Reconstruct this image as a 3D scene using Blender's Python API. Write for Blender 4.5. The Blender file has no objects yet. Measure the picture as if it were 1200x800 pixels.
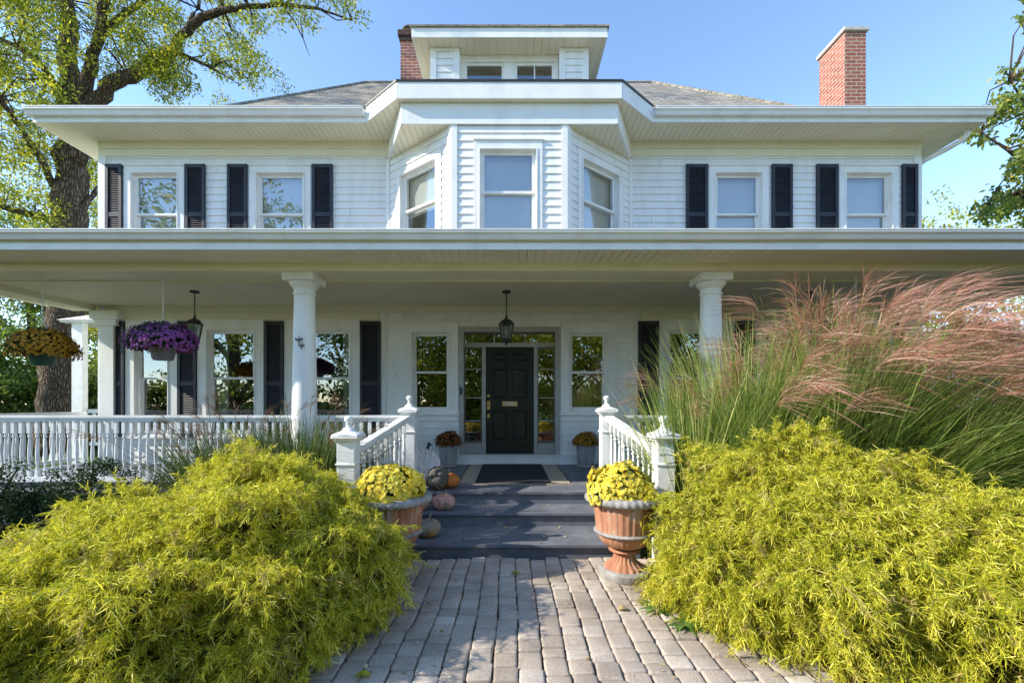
import bpy, math, random
import numpy as np
from mathutils import Vector, Matrix

random.seed(7)
RNG = np.random.default_rng(11)
C = bpy.context.scene.collection
SC = bpy.context.scene
PI = math.pi
E = 1.67            # eye height
F = 520.0           # focal length in pixels of the 1200 wide photograph

def at(px, py, d):
    """world point seen at photo pixel (px,py) at distance d"""
    return ((px - 597.0) * d / F, d, E + (472.0 - py) * d / F)

# ------------------------------------------------------------------ materials
def new_mat(name):
    m = bpy.data.materials.new(name); m.use_nodes = True
    nt = m.node_tree; nt.nodes.clear()
    out = nt.nodes.new('ShaderNodeOutputMaterial')
    return m, nt, out

def N(nt, t, **kw):
    n = nt.nodes.new('ShaderNode' + t)
    for k, v in kw.items():
        if k in n.inputs: n.inputs[k].default_value = v
        else: setattr(n, k, v)
    return n

def uvmap(nt, scale=(1, 1, 1)):
    tc = N(nt, 'TexCoord'); mp = N(nt, 'Mapping')
    mp.inputs['Scale'].default_value = scale
    nt.links.new(tc.outputs['UV'], mp.inputs['Vector'])
    return mp.outputs['Vector']

def objmap(nt, scale=(1, 1, 1)):
    tc = N(nt, 'TexCoord'); mp = N(nt, 'Mapping')
    mp.inputs['Scale'].default_value = scale
    nt.links.new(tc.outputs['Object'], mp.inputs['Vector'])
    return mp.outputs['Vector']

def ramp(nt, fac, stops):
    r = N(nt, 'ValToRGB')
    el = r.color_ramp.elements
    while len(el) < len(stops): el.new(0.5)
    for e, (p, c) in zip(el, stops):
        e.position = p; e.color = (c[0], c[1], c[2], 1)
    nt.links.new(fac, r.inputs['Fac'])
    return r.outputs['Color']

def surface(name, c1, c2, scale=4.0, rough=0.5, spec=0.5, bump=0.15, bscale=60, metal=0.0, detail=5, lo=.35, hi=.65, stretch=(1,1,1), bdist=.01, spots=None):
    """two-tone weathered surface with fine bump"""
    m, nt, out = new_mat(name)
    v = objmap(nt, stretch)
    n = N(nt, 'TexNoise', Scale=scale, Detail=detail, Roughness=.6); nt.links.new(v, n.inputs['Vector'])
    col = ramp(nt, n.outputs['Fac'], [(lo, c1), (hi, c2)])
    if spots:
        sc_, thr, sc_col = spots
        n3 = N(nt, 'TexNoise', Scale=sc_, Detail=8, Roughness=.7); nt.links.new(v, n3.inputs['Vector'])
        f = ramp(nt, n3.outputs['Fac'], [(thr, (0,0,0)), (min(thr+.06,1), (1,1,1))])
        mx = N(nt, 'Mix', data_type='RGBA'); nt.links.new(f, mx.inputs[0]); nt.links.new(col, mx.inputs[6]); mx.inputs[7].default_value = (*sc_col, 1)
        col = mx.outputs[2]
    b = N(nt, 'BsdfPrincipled', Roughness=rough, Metallic=metal)
    b.inputs['Specular IOR Level'].default_value = spec
    nt.links.new(col, b.inputs['Base Color'])
    if bump:
        n2 = N(nt, 'TexNoise', Scale=bscale, Detail=4); nt.links.new(v, n2.inputs['Vector'])
        bp = N(nt, 'Bump', Strength=bump, Distance=bdist); nt.links.new(n2.outputs['Fac'], bp.inputs['Height'])
        nt.links.new(bp.outputs['Normal'], b.inputs['Normal'])
    nt.links.new(b.outputs['BSDF'], out.inputs['Surface'])
    return m

def foliage(name, stops, trans=.35, rough=.5, spec=.25, tsat=1.35):
    m, nt, out = new_mat(name)
    g = N(nt, 'NewGeometry')
    col = ramp(nt, g.outputs['Random Per Island'], stops)
    b = N(nt, 'BsdfPrincipled', Roughness=rough); b.inputs['Specular IOR Level'].default_value = spec
    nt.links.new(col, b.inputs['Base Color'])
    t = N(nt, 'BsdfTranslucent')
    mul = N(nt, 'Mix', data_type='RGBA', blend_type='MULTIPLY'); mul.inputs[0].default_value = 1
    nt.links.new(col, mul.inputs[6]); mul.inputs[7].default_value = (tsat, tsat, tsat*.6, 1)
    nt.links.new(mul.outputs[2], t.inputs['Color'])
    mx = N(nt, 'MixShader'); mx.inputs[0].default_value = trans
    nt.links.new(b.outputs[0], mx.inputs[1]); nt.links.new(t.outputs[0], mx.inputs[2])
    nt.links.new(mx.outputs[0], out.inputs['Surface'])
    return m

M = {}
M['white'] = surface('white_paint', (.70,.70,.68), (.81,.815,.80), 3, .45, .4, .12, 60, stretch=(1,1,.5), lo=.28, hi=.55)
M['old_white'] = surface('weathered_white_paint', (.70,.71,.70), (.80,.81,.80), 6, .55, .35, .2, 70, spots=(26,.66,(.36,.35,.33)))
M['siding'] = surface('clapboard_paint', (.70,.70,.685), (.81,.815,.80), 2.4, .5, .35, .2, 40, stretch=(1.6,1,.22), lo=.28, hi=.55)
M['bounce_cream'] = surface('bounce_tint_trim_paint', (.74,.70,.52), (.80,.76,.59), 2, .5, .35, .05, 60)  # white trim with warm bounced light put into its colour
M['soffit'] = surface('bounce_tint_soffit_paint', (.75,.715,.55), (.81,.775,.62), 1.3, .5, .35, .05, 60)  # yellow tint stands in for light bounced up onto the soffits
M['ceiling'] = surface('bounce_tint_ceiling_paint', (.66,.60,.43), (.72,.67,.50), .8, .5, .4, .05, 40)  # olive bounce from shrubs and paving is painted into this colour
M['shutter'] = surface('shutter_paint', (.016,.018,.026), (.028,.030,.040), 8, .45, .4, .1, 80)
M['door'] = surface('black_door_paint', (.010,.012,.010), (.018,.020,.016), 5, .34, .35, .06, 50)
M['stormframe'] = surface('bronze_frame', (.10,.095,.075), (.14,.13,.10), 5, .4, .5, .05, 60)
M['greytrim'] = surface('grey_frame_paint', (.33,.33,.31), (.40,.40,.38), 4, .45, .4, .05, 60)
M['brass'] = surface('brass', (.62,.44,.16), (.72,.54,.24), 12, .28, .5, .05, 60, metal=1)
M['blackmetal'] = surface('dark_bronze_metal', (.018,.016,.013), (.035,.03,.025), 14, .45, .5, .1, 90)
M['galv'] = surface('grey_zinc', (.20,.21,.21), (.34,.35,.35), 9, .55, .4, .15, 60, stretch=(1,1,.4))
M['stone'] = surface('cast_stone', (.22,.21,.20), (.36,.34,.32), 9, .85, .2, .5, 60)
M['concrete'] = surface('pale_concrete', (.40,.38,.35), (.52,.50,.46), 6, .85, .2, .4, 60)
M['terra'] = surface('terracotta', (.30,.13,.075), (.50,.25,.15), 7, .85, .2, .4, 60, stretch=(1,1,.35), spots=(7,.55,(.40,.31,.25)))
M['soil'] = surface('potting_soil', (.02,.014,.01), (.05,.035,.025), 30, .95, .1, .8, 60)
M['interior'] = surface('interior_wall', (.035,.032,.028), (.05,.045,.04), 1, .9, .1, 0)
M['blind'] = surface('window_blind', (.74,.73,.69), (.80,.79,.75), 1, .8, .2, .05, 20)
M['curtain'] = surface('curtain', (.42,.41,.34), (.55,.54,.46), 3, .9, .1, .1, 20, stretch=(8,8,.2))
M['chain'] = surface('white_chain', (.6,.6,.55), (.7,.7,.65), 10, .4, .5, 0)
def bark_mat():
    m, nt, out = new_mat('furrowed_bark')
    v = objmap(nt, (1, 1, .16))
    nz = N(nt, 'TexNoise', Scale=5, Detail=4); nt.links.new(v, nz.inputs['Vector'])
    mxv = N(nt, 'Mix', data_type='RGBA'); mxv.inputs[0].default_value = .12
    nt.links.new(v, mxv.inputs[6]); nt.links.new(nz.outputs['Color'], mxv.inputs[7])
    vo = N(nt, 'TexVoronoi', feature='DISTANCE_TO_EDGE', Scale=22); nt.links.new(mxv.outputs[2], vo.inputs['Vector'])
    fine = N(nt, 'TexNoise', Scale=40, Detail=6, Roughness=.7); nt.links.new(v, fine.inputs['Vector'])
    c = ramp(nt, vo.outputs['Distance'], [(0, (.05,.038,.028)), (.10, (.13,.10,.075)), (.35, (.27,.22,.17))])
    f2 = ramp(nt, fine.outputs['Fac'], [(.3, (.7,.7,.7)), (.7, (1.15,1.13,1.1))])
    mu = N(nt, 'Mix', data_type='RGBA', blend_type='MULTIPLY'); mu.inputs[0].default_value = 1
    nt.links.new(c, mu.inputs[6]); nt.links.new(f2, mu.inputs[7])
    b = N(nt, 'BsdfPrincipled', Roughness=.95); b.inputs['Specular IOR Level'].default_value = .1
    nt.links.new(mu.outputs[2], b.inputs['Base Color'])
    h = ramp(nt, vo.outputs['Distance'], [(0, (0,0,0)), (.3, (1,1,1))])
    bp = N(nt, 'Bump', Strength=1.0, Distance=.05); nt.links.new(h, bp.inputs['Height'])
    nt.links.new(bp.outputs[0], b.inputs['Normal'])
    nt.links.new(b.outputs[0], out.inputs['Surface']); return m
M['bark'] = bark_mat()
M['twig'] = surface('twig_bark', (.05,.035,.025), (.11,.08,.055), 12, .9, .1, .3, 40)
M['mulch'] = surface('bark_mulch', (.035,.022,.015), (.11,.07,.045), 40, .95, .1, 1.0, 50, bdist=.04)
M['patina'] = surface('grey_pewter', (.10,.10,.10), (.22,.22,.21), 30, .5, .5, .2, 80)
M['sand'] = surface('joint_sand', (.09,.08,.065), (.16,.145,.12), 30, .95, .1, .5, 80)
M['rug_black'] = surface('black_rug_pile', (.032,.034,.037), (.055,.057,.06), 30, .95, .1, .6, 200)
M['rug_tan'] = surface('tan_rug_weave', (.38,.33,.25), (.48,.42,.33), 60, .95, .1, .6, 200)
M['asphalt'] = surface('driveway_asphalt', (.04,.04,.042), (.065,.065,.066), 12, .9, .2, .4, 60)

def deck_mat():
    m, nt, out = new_mat('slate_porch_paint')
    v = uvmap(nt)
    n = N(nt, 'TexNoise', Scale=3, Detail=6, Roughness=.65); nt.links.new(v, n.inputs['Vector'])
    col = ramp(nt, n.outputs['Fac'], [(.28, (.09,.10,.125)), (.55, (.15,.16,.185)), (.78, (.24,.25,.265))])
    b = N(nt, 'BsdfPrincipled', Roughness=.5); nt.links.new(col, b.inputs['Base Color'])
    n2 = N(nt, 'TexNoise', Scale=18, Detail=6); nt.links.new(v, n2.inputs['Vector'])
    bp = N(nt, 'Bump', Strength=.2, Distance=.01); nt.links.new(n2.outputs['Fac'], bp.inputs['Height'])
    nt.links.new(bp.outputs[0], b.inputs['Normal']); 
    r = ramp(nt, n2.outputs['Fac'], [(.3, (.35,.35,.35)), (.7, (.7,.7,.7))]); nt.links.new(r, b.inputs['Roughness'])
    nt.links.new(b.outputs[0], out.inputs['Surface']); return m
M['deck'] = deck_mat()

def brick_mat(name, c1, c2, mortar, bw, bh, ms, bump=.6, rough=.9, var=.3, offset=.5):
    m, nt, out = new_mat(name)
    v = uvmap(nt)
    t = N(nt, 'TexBrick'); t.offset = offset
    t.inputs['Scale'].default_value = 1.0
    t.inputs['Brick Width'].default_value = bw; t.inputs['Row Height'].default_value = bh
    t.inputs['Mortar Size'].default_value = ms; t.inputs['Mortar Smooth'].default_value = .1
    t.inputs['Color1'].default_value = (*c1, 1); t.inputs['Color2'].default_value = (*c2, 1); t.inputs['Mortar'].default_value = (*mortar, 1)
    nt.links.new(v, t.inputs['Vector'])
    n = N(nt, 'TexNoise', Scale=14, Detail=6, Roughness=.7); nt.links.new(v, n.inputs['Vector'])
    mx = N(nt, 'Mix', data_type='RGBA', blend_type='OVERLAY'); mx.inputs[0].default_value = var
    nt.links.new(t.outputs['Color'], mx.inputs[6]); nt.links.new(n.outputs['Color'], mx.inputs[7])
    hs = N(nt, 'HueSaturation'); hs.inputs['Saturation'].default_value = .95
    nt.links.new(mx.outputs[2], hs.inputs['Color'])
    b = N(nt, 'BsdfPrincipled', Roughness=rough); b.inputs['Specular IOR Level'].default_value = .2
    nt.links.new(hs.outputs[0], b.inputs['Base Color'])
    inv = N(nt, 'Math', operation='SUBTRACT'); inv.inputs[0].default_value = 1; nt.links.new(t.outputs['Fac'], inv.inputs[1])
    bp = N(nt, 'Bump', Strength=bump, Distance=.012); nt.links.new(inv.outputs[0], bp.inputs['Height'])
    nt.links.new(bp.outputs[0], b.inputs['Normal'])
    nt.links.new(b.outputs[0], out.inputs['Surface']); return m
M['brick'] = brick_mat('red_brick', (.36,.12,.075), (.27,.085,.055), (.42,.36,.31), .21, .075, .009)
M['sootbrick'] = brick_mat('sooty_brick', (.09,.04,.032), (.06,.03,.026), (.10,.09,.08), .21, .075, .009)
M['shingle'] = brick_mat('asphalt_shingle', (.36,.325,.275), (.20,.18,.155), (.08,.075,.065), .30, .14, .008, bump=1.0, var=.5, offset=.37)

def paver_mat():
    m, nt, out = new_mat('tumbled_paver')
    g = N(nt, 'NewGeometry')
    c1 = ramp(nt, g.outputs['Random Per Island'], [(0, (.35,.30,.25)), (.3, (.52,.445,.37)), (.55, (.45,.375,.31)), (.8, (.49,.43,.37)), (1, (.60,.53,.45))])
    v = objmap(nt)
    n = N(nt, 'TexNoise', Scale=160, Detail=3, Roughness=.8); nt.links.new(v, n.inputs['Vector'])
    sp = ramp(nt, n.outputs['Fac'], [(.36, (.55,.55,.55)), (.5, (1,1,1)), (.66, (1.35,1.33,1.3))])
    n1 = N(nt, 'TexNoise', Scale=3, Detail=5); nt.links.new(v, n1.inputs['Vector'])
    st = ramp(nt, n1.outputs['Fac'], [(.3, (.70,.68,.66)), (.6, (1.04,1.03,1.02))])
    mu = N(nt, 'Mix', data_type='RGBA', blend_type='MULTIPLY'); mu.inputs[0].default_value = 1
    nt.links.new(c1, mu.inputs[6]); nt.links.new(sp, mu.inputs[7])
    mu2 = N(nt, 'Mix', data_type='RGBA', blend_type='MULTIPLY'); mu2.inputs[0].default_value = 1
    nt.links.new(mu.outputs[2], mu2.inputs[6]); nt.links.new(st, mu2.inputs[7])
    b = N(nt, 'BsdfPrincipled', Roughness=.9); b.inputs['Specular IOR Level'].default_value = .2
    nt.links.new(mu2.outputs[2], b.inputs['Base Color'])
    bp = N(nt, 'Bump', Strength=.7, Distance=.006); nt.links.new(n.outputs['Fac'], bp.inputs['Height'])
    nt.links.new(bp.outputs[0], b.inputs['Normal'])
    nt.links.new(b.outputs[0], out.inputs['Surface']); return m
M['paver'] = paver_mat()

def glass_mat(name='window_glass', refl=.22):
    m, nt, out = new_mat(name)
    tr = N(nt, 'BsdfTransparent'); tr.inputs[0].default_value = (.86,.89,.88,1)
    gl = N(nt, 'BsdfGlossy', Roughness=.0); gl.inputs[0].default_value = (.95,.97,1,1)
    # old panes are never quite flat
    v = objmap(nt); n = N(nt, 'TexNoise', Scale=1.6, Detail=1); nt.links.new(v, n.inputs['Vector'])
    bp = N(nt, 'Bump', Strength=.12, Distance=.02); nt.links.new(n.outputs['Fac'], bp.inputs['Height'])
    nt.links.new(bp.outputs[0], gl.inputs['Normal'])
    lw = N(nt, 'LayerWeight', Blend=.25)
    ad = N(nt, 'Math', operation='ADD'); ad.inputs[1].default_value = refl; ad.use_clamp = True
    nt.links.new(lw.outputs['Fresnel'], ad.inputs[0])
    mx = N(nt, 'MixShader'); nt.links.new(ad.outputs[0], mx.inputs[0])
    nt.links.new(tr.outputs[0], mx.inputs[1]); nt.links.new(gl.outputs[0], mx.inputs[2])
    nt.links.new(mx.outputs[0], out.inputs['Surface']); return m
M['glass'] = glass_mat()

def lawn_mat():
    m, nt, out = new_mat('lawn_grass')
    v = objmap(nt)
    n = N(nt, 'TexNoise', Scale=.5, Detail=8, Roughness=.7); nt.links.new(v, n.inputs['Vector'])
    n2 = N(nt, 'TexNoise', Scale=45, Detail=4, Roughness=.7); nt.links.new(v, n2.inputs['Vector'])
    a = N(nt, 'Math', operation='MULTIPLY_ADD'); a.inputs[1].default_value = .5
    nt.links.new(n2.outputs['Fac'], a.inputs[0])
    h = N(nt, 'Math', operation='MULTIPLY'); h.inputs[1].default_value = .5; nt.links.new(n.outputs['Fac'], h.inputs[0]); nt.links.new(h.outputs[0], a.inputs[2])
    col = ramp(nt, a.outputs[0], [(.3, (.03,.05,.012)), (.5, (.075,.12,.025)), (.72, (.14,.17,.05))])
    b = N(nt, 'BsdfPrincipled', Roughness=.9); b.inputs['Specular IOR Level'].default_value = .1
    nt.links.new(col, b.inputs['Base Color'])
    bp = N(nt, 'Bump', Strength=1, Distance=.05); nt.links.new(n2.outputs['Fac'], bp.inputs['Height']); nt.links.new(bp.outputs[0], b.inputs['Normal'])
    nt.links.new(b.outputs[0], out.inputs['Surface']); return m
M['lawn'] = lawn_mat()

M['cypress'] = foliage('golden_cypress', [(0,(.32,.34,.02)), (.3,(.62,.58,.04)), (.7,(.80,.74,.09)), (.93,(.88,.83,.28)), (1,(.52,.36,.14))], .40, tsat=1.2)
M['cypress_mid'] = foliage('green_cypress', [(0,(.13,.17,.012)), (.5,(.38,.40,.025)), (1,(.62,.58,.06))], .40, tsat=1.2)
M['cypress_tan'] = foliage('tan_cypress', [(0,(.22,.15,.05)), (.5,(.42,.34,.10)), (1,(.58,.50,.18))], .25, tsat=1.1)
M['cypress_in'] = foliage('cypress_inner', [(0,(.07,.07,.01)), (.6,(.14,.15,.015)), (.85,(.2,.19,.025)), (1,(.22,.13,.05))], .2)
M['miscanthus'] = foliage('silver_grass', [(0,(.10,.18,.04)), (.5,(.22,.31,.07)), (.8,(.36,.42,.13)), (1,(.62,.56,.28))], .42)
M['darkgrass'] = foliage('dark_grass', [(0,(.035,.07,.025)), (.6,(.08,.13,.045)), (.9,(.14,.18,.07)), (1,(.28,.23,.12))], .3)
M['plume'] = foliage('grass_plume', [(0,(.26,.105,.085)), (.5,(.48,.235,.19)), (.85,(.62,.38,.31)), (1,(.78,.62,.50))], .35, tsat=1.1)
M['dryplume'] = foliage('dry_plume', [(0,(.10,.05,.035)), (.6,(.2,.11,.075)), (1,(.34,.22,.15))], .3, tsat=1.1)
M['locust'] = foliage('locust_leaf', [(0,(.07,.11,.015)), (.4,(.20,.25,.03)), (.8,(.40,.40,.045)), (1,(.58,.50,.06))], .5, tsat=1.5)
M['green_leaf'] = foliage('green_leaf', [(0,(.05,.085,.018)), (.5,(.12,.18,.035)), (1,(.24,.29,.06))], .4, tsat=1.5)
M['yellow_leaf'] = foliage('yellowing_leaf', [(0,(.14,.17,.02)), (.5,(.34,.35,.04)), (1,(.56,.50,.06))], .45, tsat=1.4)
M['elm_leaf'] = foliage('broad_leaf', [(0,(.08,.13,.025)), (.6,(.19,.25,.05)), (.9,(.30,.34,.08)), (1,(.6,.44,.06))], .4, tsat=1.4)
M['dark_leaf'] = foliage('dark_shrub_leaf', [(0,(.014,.035,.014)), (.7,(.035,.07,.025)), (1,(.07,.10,.035))], .2, spec=.2, rough=.6)
M['mum_leaf'] = foliage('mum_leaf', [(0,(.02,.045,.012)), (1,(.06,.10,.03))], .25)
M['mum_yellow'] = foliage('yellow_petal', [(0,(.70,.56,.03)), (.6,(.82,.70,.07)), (1,(.88,.80,.26))], .25, tsat=1.1)
M['mum_bronze'] = foliage('bronze_petal', [(0,(.36,.14,.015)), (.5,(.58,.32,.03)), (.8,(.76,.52,.06)), (1,(.50,.14,.02))], .2, tsat=1.1)
M['mum_rust'] = foliage('rust_petal', [(0,(.14,.03,.012)), (.6,(.27,.08,.02)), (1,(.42,.18,.04))], .2, tsat=1.1)
M['mum_amber'] = foliage('amber_petal', [(0,(.30,.12,.015)), (.6,(.46,.24,.02)), (1,(.62,.38,.05))], .2, tsat=1.1)
M['mum_purple'] = foliage('purple_petal', [(0,(.20,.05,.24)), (.6,(.36,.10,.40)), (1,(.55,.24,.56))], .2, tsat=1.2)
M['drop_leaf'] = foliage('fallen_leaf', [(0,(.30,.16,.05)), (.5,(.50,.38,.14)), (.8,(.6,.55,.38)), (1,(.12,.06,.03))], .2)
M['weed'] = foliage('weed_leaf', [(0,(.06,.14,.03)), (1,(.14,.26,.06))], .35)
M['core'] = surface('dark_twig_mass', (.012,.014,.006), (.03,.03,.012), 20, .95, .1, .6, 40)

def pumpkin_mat(name, c1, c2, c3):
    return surface(name, c1, c2, 7, .55, .4, .2, 50, spots=(5, .56, c3))
M['p_orange'] = pumpkin_mat('orange_rind', (.45,.13,.02), (.58,.19,.03), (.5,.2,.05))
M['p_green'] = pumpkin_mat('grey_green_rind', (.075,.075,.06), (.14,.13,.10), (.20,.15,.10))
M['p_pink'] = pumpkin_mat('pink_rind', (.48,.24,.19), (.56,.34,.26), (.22,.20,.16))
M['p_tan'] = pumpkin_mat('tan_rind', (.44,.30,.17), (.52,.38,.23), (.36,.26,.16))
M['p_warty'] = pumpkin_mat('grey_orange_rind', (.20,.185,.14), (.34,.29,.21), (.52,.23,.05))
M['stem'] = surface('pumpkin_stem', (.25,.19,.12), (.42,.34,.24), 20, .9, .2, .4, 50)

# ------------------------------------------------------------------ mesh builder
def wloc(o):
    v = Vector((0, 0, 0))
    while o is not None:
        v += Vector(o.location); o = o.parent
    return v

def auto_uv(me):
    n = len(me.polygons)
    if n == 0: return
    uv = me.uv_layers.new(name='UVMap')
    for p in me.polygons:
        nn = p.normal
        t = Vector((1, 0, 0)) if abs(nn.z) > .98 else Vector((0, 0, 1)).cross(nn).normalized()
        b = nn.cross(t)
        for li in p.loop_indices:
            co = me.vertices[me.loops[li].vertex_index].co
            uv.data[li].uv = (co.dot(t), co.dot(b))

class MB:
    def __init__(s): s.v = []; s.f = []; s.m = []; s.mi = 0
    def add(s, vs, fs):
        k = len(s.v); s.v.extend([tuple(v) for v in vs])
        for f in fs: s.f.append(tuple(i + k for i in f)); s.m.append(s.mi)
    def quad(s, a, b, c, d): s.add([a, b, c, d], [(0, 1, 2, 3)])
    def hexa(s, p):   # 8 pts: bottom 0-3 ccw, top 4-7
        s.add(p, [(3,2,1,0), (4,5,6,7), (0,1,5,4), (1,2,6,5), (2,3,7,6), (3,0,4,7)])
    def box(s, x0, x1, y0, y1, z0, z1):
        if x0 > x1: x0, x1 = x1, x0
        if y0 > y1: y0, y1 = y1, y0
        if z0 > z1: z0, z1 = z1, z0
        s.hexa([(x0,y0,z0),(x1,y0,z0),(x1,y1,z0),(x0,y1,z0),(x0,y0,z1),(x1,y0,z1),(x1,y1,z1),(x0,y1,z1)])
    def cbox(s, x0, x1, y0, y1, z0, z1, c=.006):   # box with chamfered edges (vertical and top)
        pts = lambda i: [(x0+i+c,y0+i),(x1-i-c,y0+i),(x1-i,y0+i+c),(x1-i,y1-i-c),(x1-i-c,y1-i),(x0+i+c,y1-i),(x0+i,y1-i-c),(x0+i,y0+i+c)]
        rings = [(z0, c), (z0+c, 0), (z1-c, 0), (z1, c)]
        vs = []; fs = []
        for z, i in rings: vs += [(a, b, z) for a, b in pts(i)]
        for r in range(3):
            for k in range(8):
                fs.append((r*8+k, r*8+(k+1)%8, (r+1)*8+(k+1)%8, (r+1)*8+k))
        fs.append(tuple(range(7, -1, -1))); fs.append(tuple(range(24, 32)))
        s.add(vs, fs)
    def fbox(s, fr, u0, u1, z0, z1, o0, o1):
        """box in a wall frame: u along wall, z up, o outward"""
        p = [fr(u0,z0,o1), fr(u1,z0,o1), fr(u1,z0,o0), fr(u0,z0,o0), fr(u0,z1,o1), fr(u1,z1,o1), fr(u1,z1,o0), fr(u0,z1,o0)]
        s.hexa(p)
    def prism(s, poly, z0, z1):
        n = len(poly)
        vs = [(a, b, z0) for a, b in poly] + [(a, b, z1) for a, b in poly]
        fs = [tuple(range(n-1, -1, -1)), tuple(range(n, 2*n))] + [(i, (i+1)%n, n+(i+1)%n, n+i) for i in range(n)]
        s.add(vs, fs)
    def lathe(s, prof, cx, cy, z0=0, n=24, cap=True, mod=None):
        vs = []; fs = []
        for r, z in prof:
            for k in range(n):
                a = 2*PI*k/n
                rr = r if mod is None else mod(r, z, a)
                vs.append((cx + rr*math.cos(a), cy + rr*math.sin(a), z0 + z))
        L = len(prof)
        for i in range(L-1):
            for k in range(n):
                fs.append((i*n+k, i*n+(k+1)%n, (i+1)*n+(k+1)%n, (i+1)*n+k))
        if cap:
            fs.append(tuple(range(n-1, -1, -1))); fs.append(tuple((L-1)*n+k for k in range(n)))
        s.add(vs, fs)
    def tube(s, pts, rad, n=8, cap=True):
        pts = [Vector(p) for p in pts]
        if not hasattr(rad, '__len__'): rad = [rad]*len(pts)
        vs = []; fs = []
        ref = Vector((0.31, 0.2, 0.93)).normalized()
        for i, p in enumerate(pts):
            d = (pts[min(i+1, len(pts)-1)] - pts[max(i-1, 0)])
            if d.length < 1e-9: d = Vector((0, 0, 1))
            d.normalize()
            a = d.cross(ref)
            if a.length < .1: a = d.cross(Vector((1, 0, 0)))
            a.normalize(); b = d.cross(a)
            for k in range(n):
                t = 2*PI*k/n
                vs.append(tuple(p + (a*math.cos(t) + b*math.sin(t))*rad[i]))
        for i in range(len(pts)-1):
            for k in range(n):
                fs.append((i*n+k, i*n+(k+1)%n, (i+1)*n+(k+1)%n, (i+1)*n+k))
        if cap:
            fs.append(tuple(range(n-1, -1, -1))); fs.append(tuple((len(pts)-1)*n+k for k in range(n)))
        s.add(vs, fs)
    def build(s, name, mats, parent=None, smooth=False, angle=None):
        if not isinstance(mats, (list, tuple)): mats = [mats]
        off = wloc(parent) if parent else Vector((0, 0, 0))
        me = bpy.data.meshes.new(name)
        me.from_pydata([(x-off.x, y-off.y, z-off.z) for x, y, z in s.v], [], s.f)
        for m in mats: me.materials.append(m)
        if len(mats) > 1: me.polygons.foreach_set('material_index', s.m)
        me.update(); auto_uv(me)
        if smooth: me.polygons.foreach_set('use_smooth', [True]*len(me.polygons))
        if angle: me.set_sharp_from_angle(angle=math.radians(angle))
        o = bpy.data.objects.new(name, me); C.objects.link(o)
        if parent: o.parent = parent
        return o

def np_build(name, V, Q, mat, parent=None, mi=None):
    """fast mesh of quads from numpy arrays"""
    V = np.asarray(V, dtype=np.float32).reshape(-1, 3); Q = np.asarray(Q, dtype=np.int32).reshape(-1, 4)
    if parent:
        off = wloc(parent); V = V - np.array([off.x, off.y, off.z], dtype=np.float32)
    me = bpy.data.meshes.new(name)
    me.vertices.add(len(V)); me.vertices.foreach_set('co', V.ravel())
    me.loops.add(Q.size); me.loops.foreach_set('vertex_index', Q.ravel())
    me.polygons.add(len(Q)); me.polygons.foreach_set('loop_start', np.arange(0, Q.size, 4, dtype=np.int32))
    mats = mat if isinstance(mat, (list, tuple)) else [mat]
    for m in mats: me.materials.append(m)
    if mi is not None: me.polygons.foreach_set('material_index', np.asarray(mi, dtype=np.int32))
    me.update(calc_edges=True); me.validate()
    o = bpy.data.objects.new(name, me); C.objects.link(o)
    if parent: o.parent = parent
    return o

def thing(name, label, cat, loc=(0, 0, 0), group=None):
    o = bpy.data.objects.new(name, None); C.objects.link(o)
    o.empty_display_size = .1
    o.location = loc; o['label'] = label; o['category'] = cat
    if group: o['group'] = group
    return o

def tag(o, label, cat, group=None):
    o['label'] = label; o['category'] = cat
    if group: o['group'] = group
    return o

def kids(o): return [c for c in bpy.data.objects if c.parent == o]
def dup(root, loc, label):
    r = root.copy(); C.objects.link(r); r.location = loc; r['label'] = label
    for ch in kids(root):
        c = ch.copy(); C.objects.link(c); c.parent = r
        for g in kids(ch):
            d = g.copy(); C.objects.link(d); d.parent = c
    return r

def unit(a): return a / np.maximum(np.linalg.norm(a, axis=-1, keepdims=True), 1e-9)

def ribbons(P, W, S):
    """P (n,k,3) centre lines, W (n,k) half widths, S (n,3) or (n,k,3) side vectors -> V,Q"""
    n, k, _ = P.shape
    if S.ndim == 2: S = np.repeat(S[:, None, :], k, axis=1)
    A = P + S*W[..., None]; B = P - S*W[..., None]
    V = np.stack([A, B], axis=2).reshape(-1, 3)
    base = (np.arange(n)*k*2)[:, None] + (np.arange(k-1)*2)[None, :]
    Q = np.stack([base, base+1, base+3, base+2], axis=-1).reshape(-1, 4)
    return V, Q

def join(parts):
    V = []; Q = []; o = 0
    for v, q in parts:
        V.append(v); Q.append(q + o); o += len(v)
    return np.concatenate(V), np.concatenate(Q)

def leaves(cent, rad, per, L, Wd, rng, down=.3, flat=1.0, outw=.4):
    """leaf blades scattered through clumps: cent (n,3), rad scalar or (n,)"""
    cent = np.asarray(cent, dtype=float); n = len(cent)
    rad = np.broadcast_to(np.asarray(rad, dtype=float), (n,))
    c = np.repeat(cent, per, axis=0); r = np.repeat(rad, per)
    d = unit(rng.normal(size=(n*per, 3)))
    rr = r*rng.random(n*per)**.45
    off = d*rr[:, None]; off[:, 2] *= flat
    p = c + off
    a = unit(rng.normal(size=p.shape) + outw*d + np.array([0, 0, -down]))
    s = unit(np.cross(a, rng.normal(size=p.shape)))
    l = L*(.6+.8*rng.random(len(p)))[:, None]; w = Wd*(.7+.6*rng.random(len(p)))[:, None]
    V = np.stack([p, p+a*l*.45+s*w*.5, p+a*l, p+a*l*.45-s*w*.5], axis=1).reshape(-1, 3)
    Q = np.arange(len(p)*4).reshape(-1, 4)
    return V, Q

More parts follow.
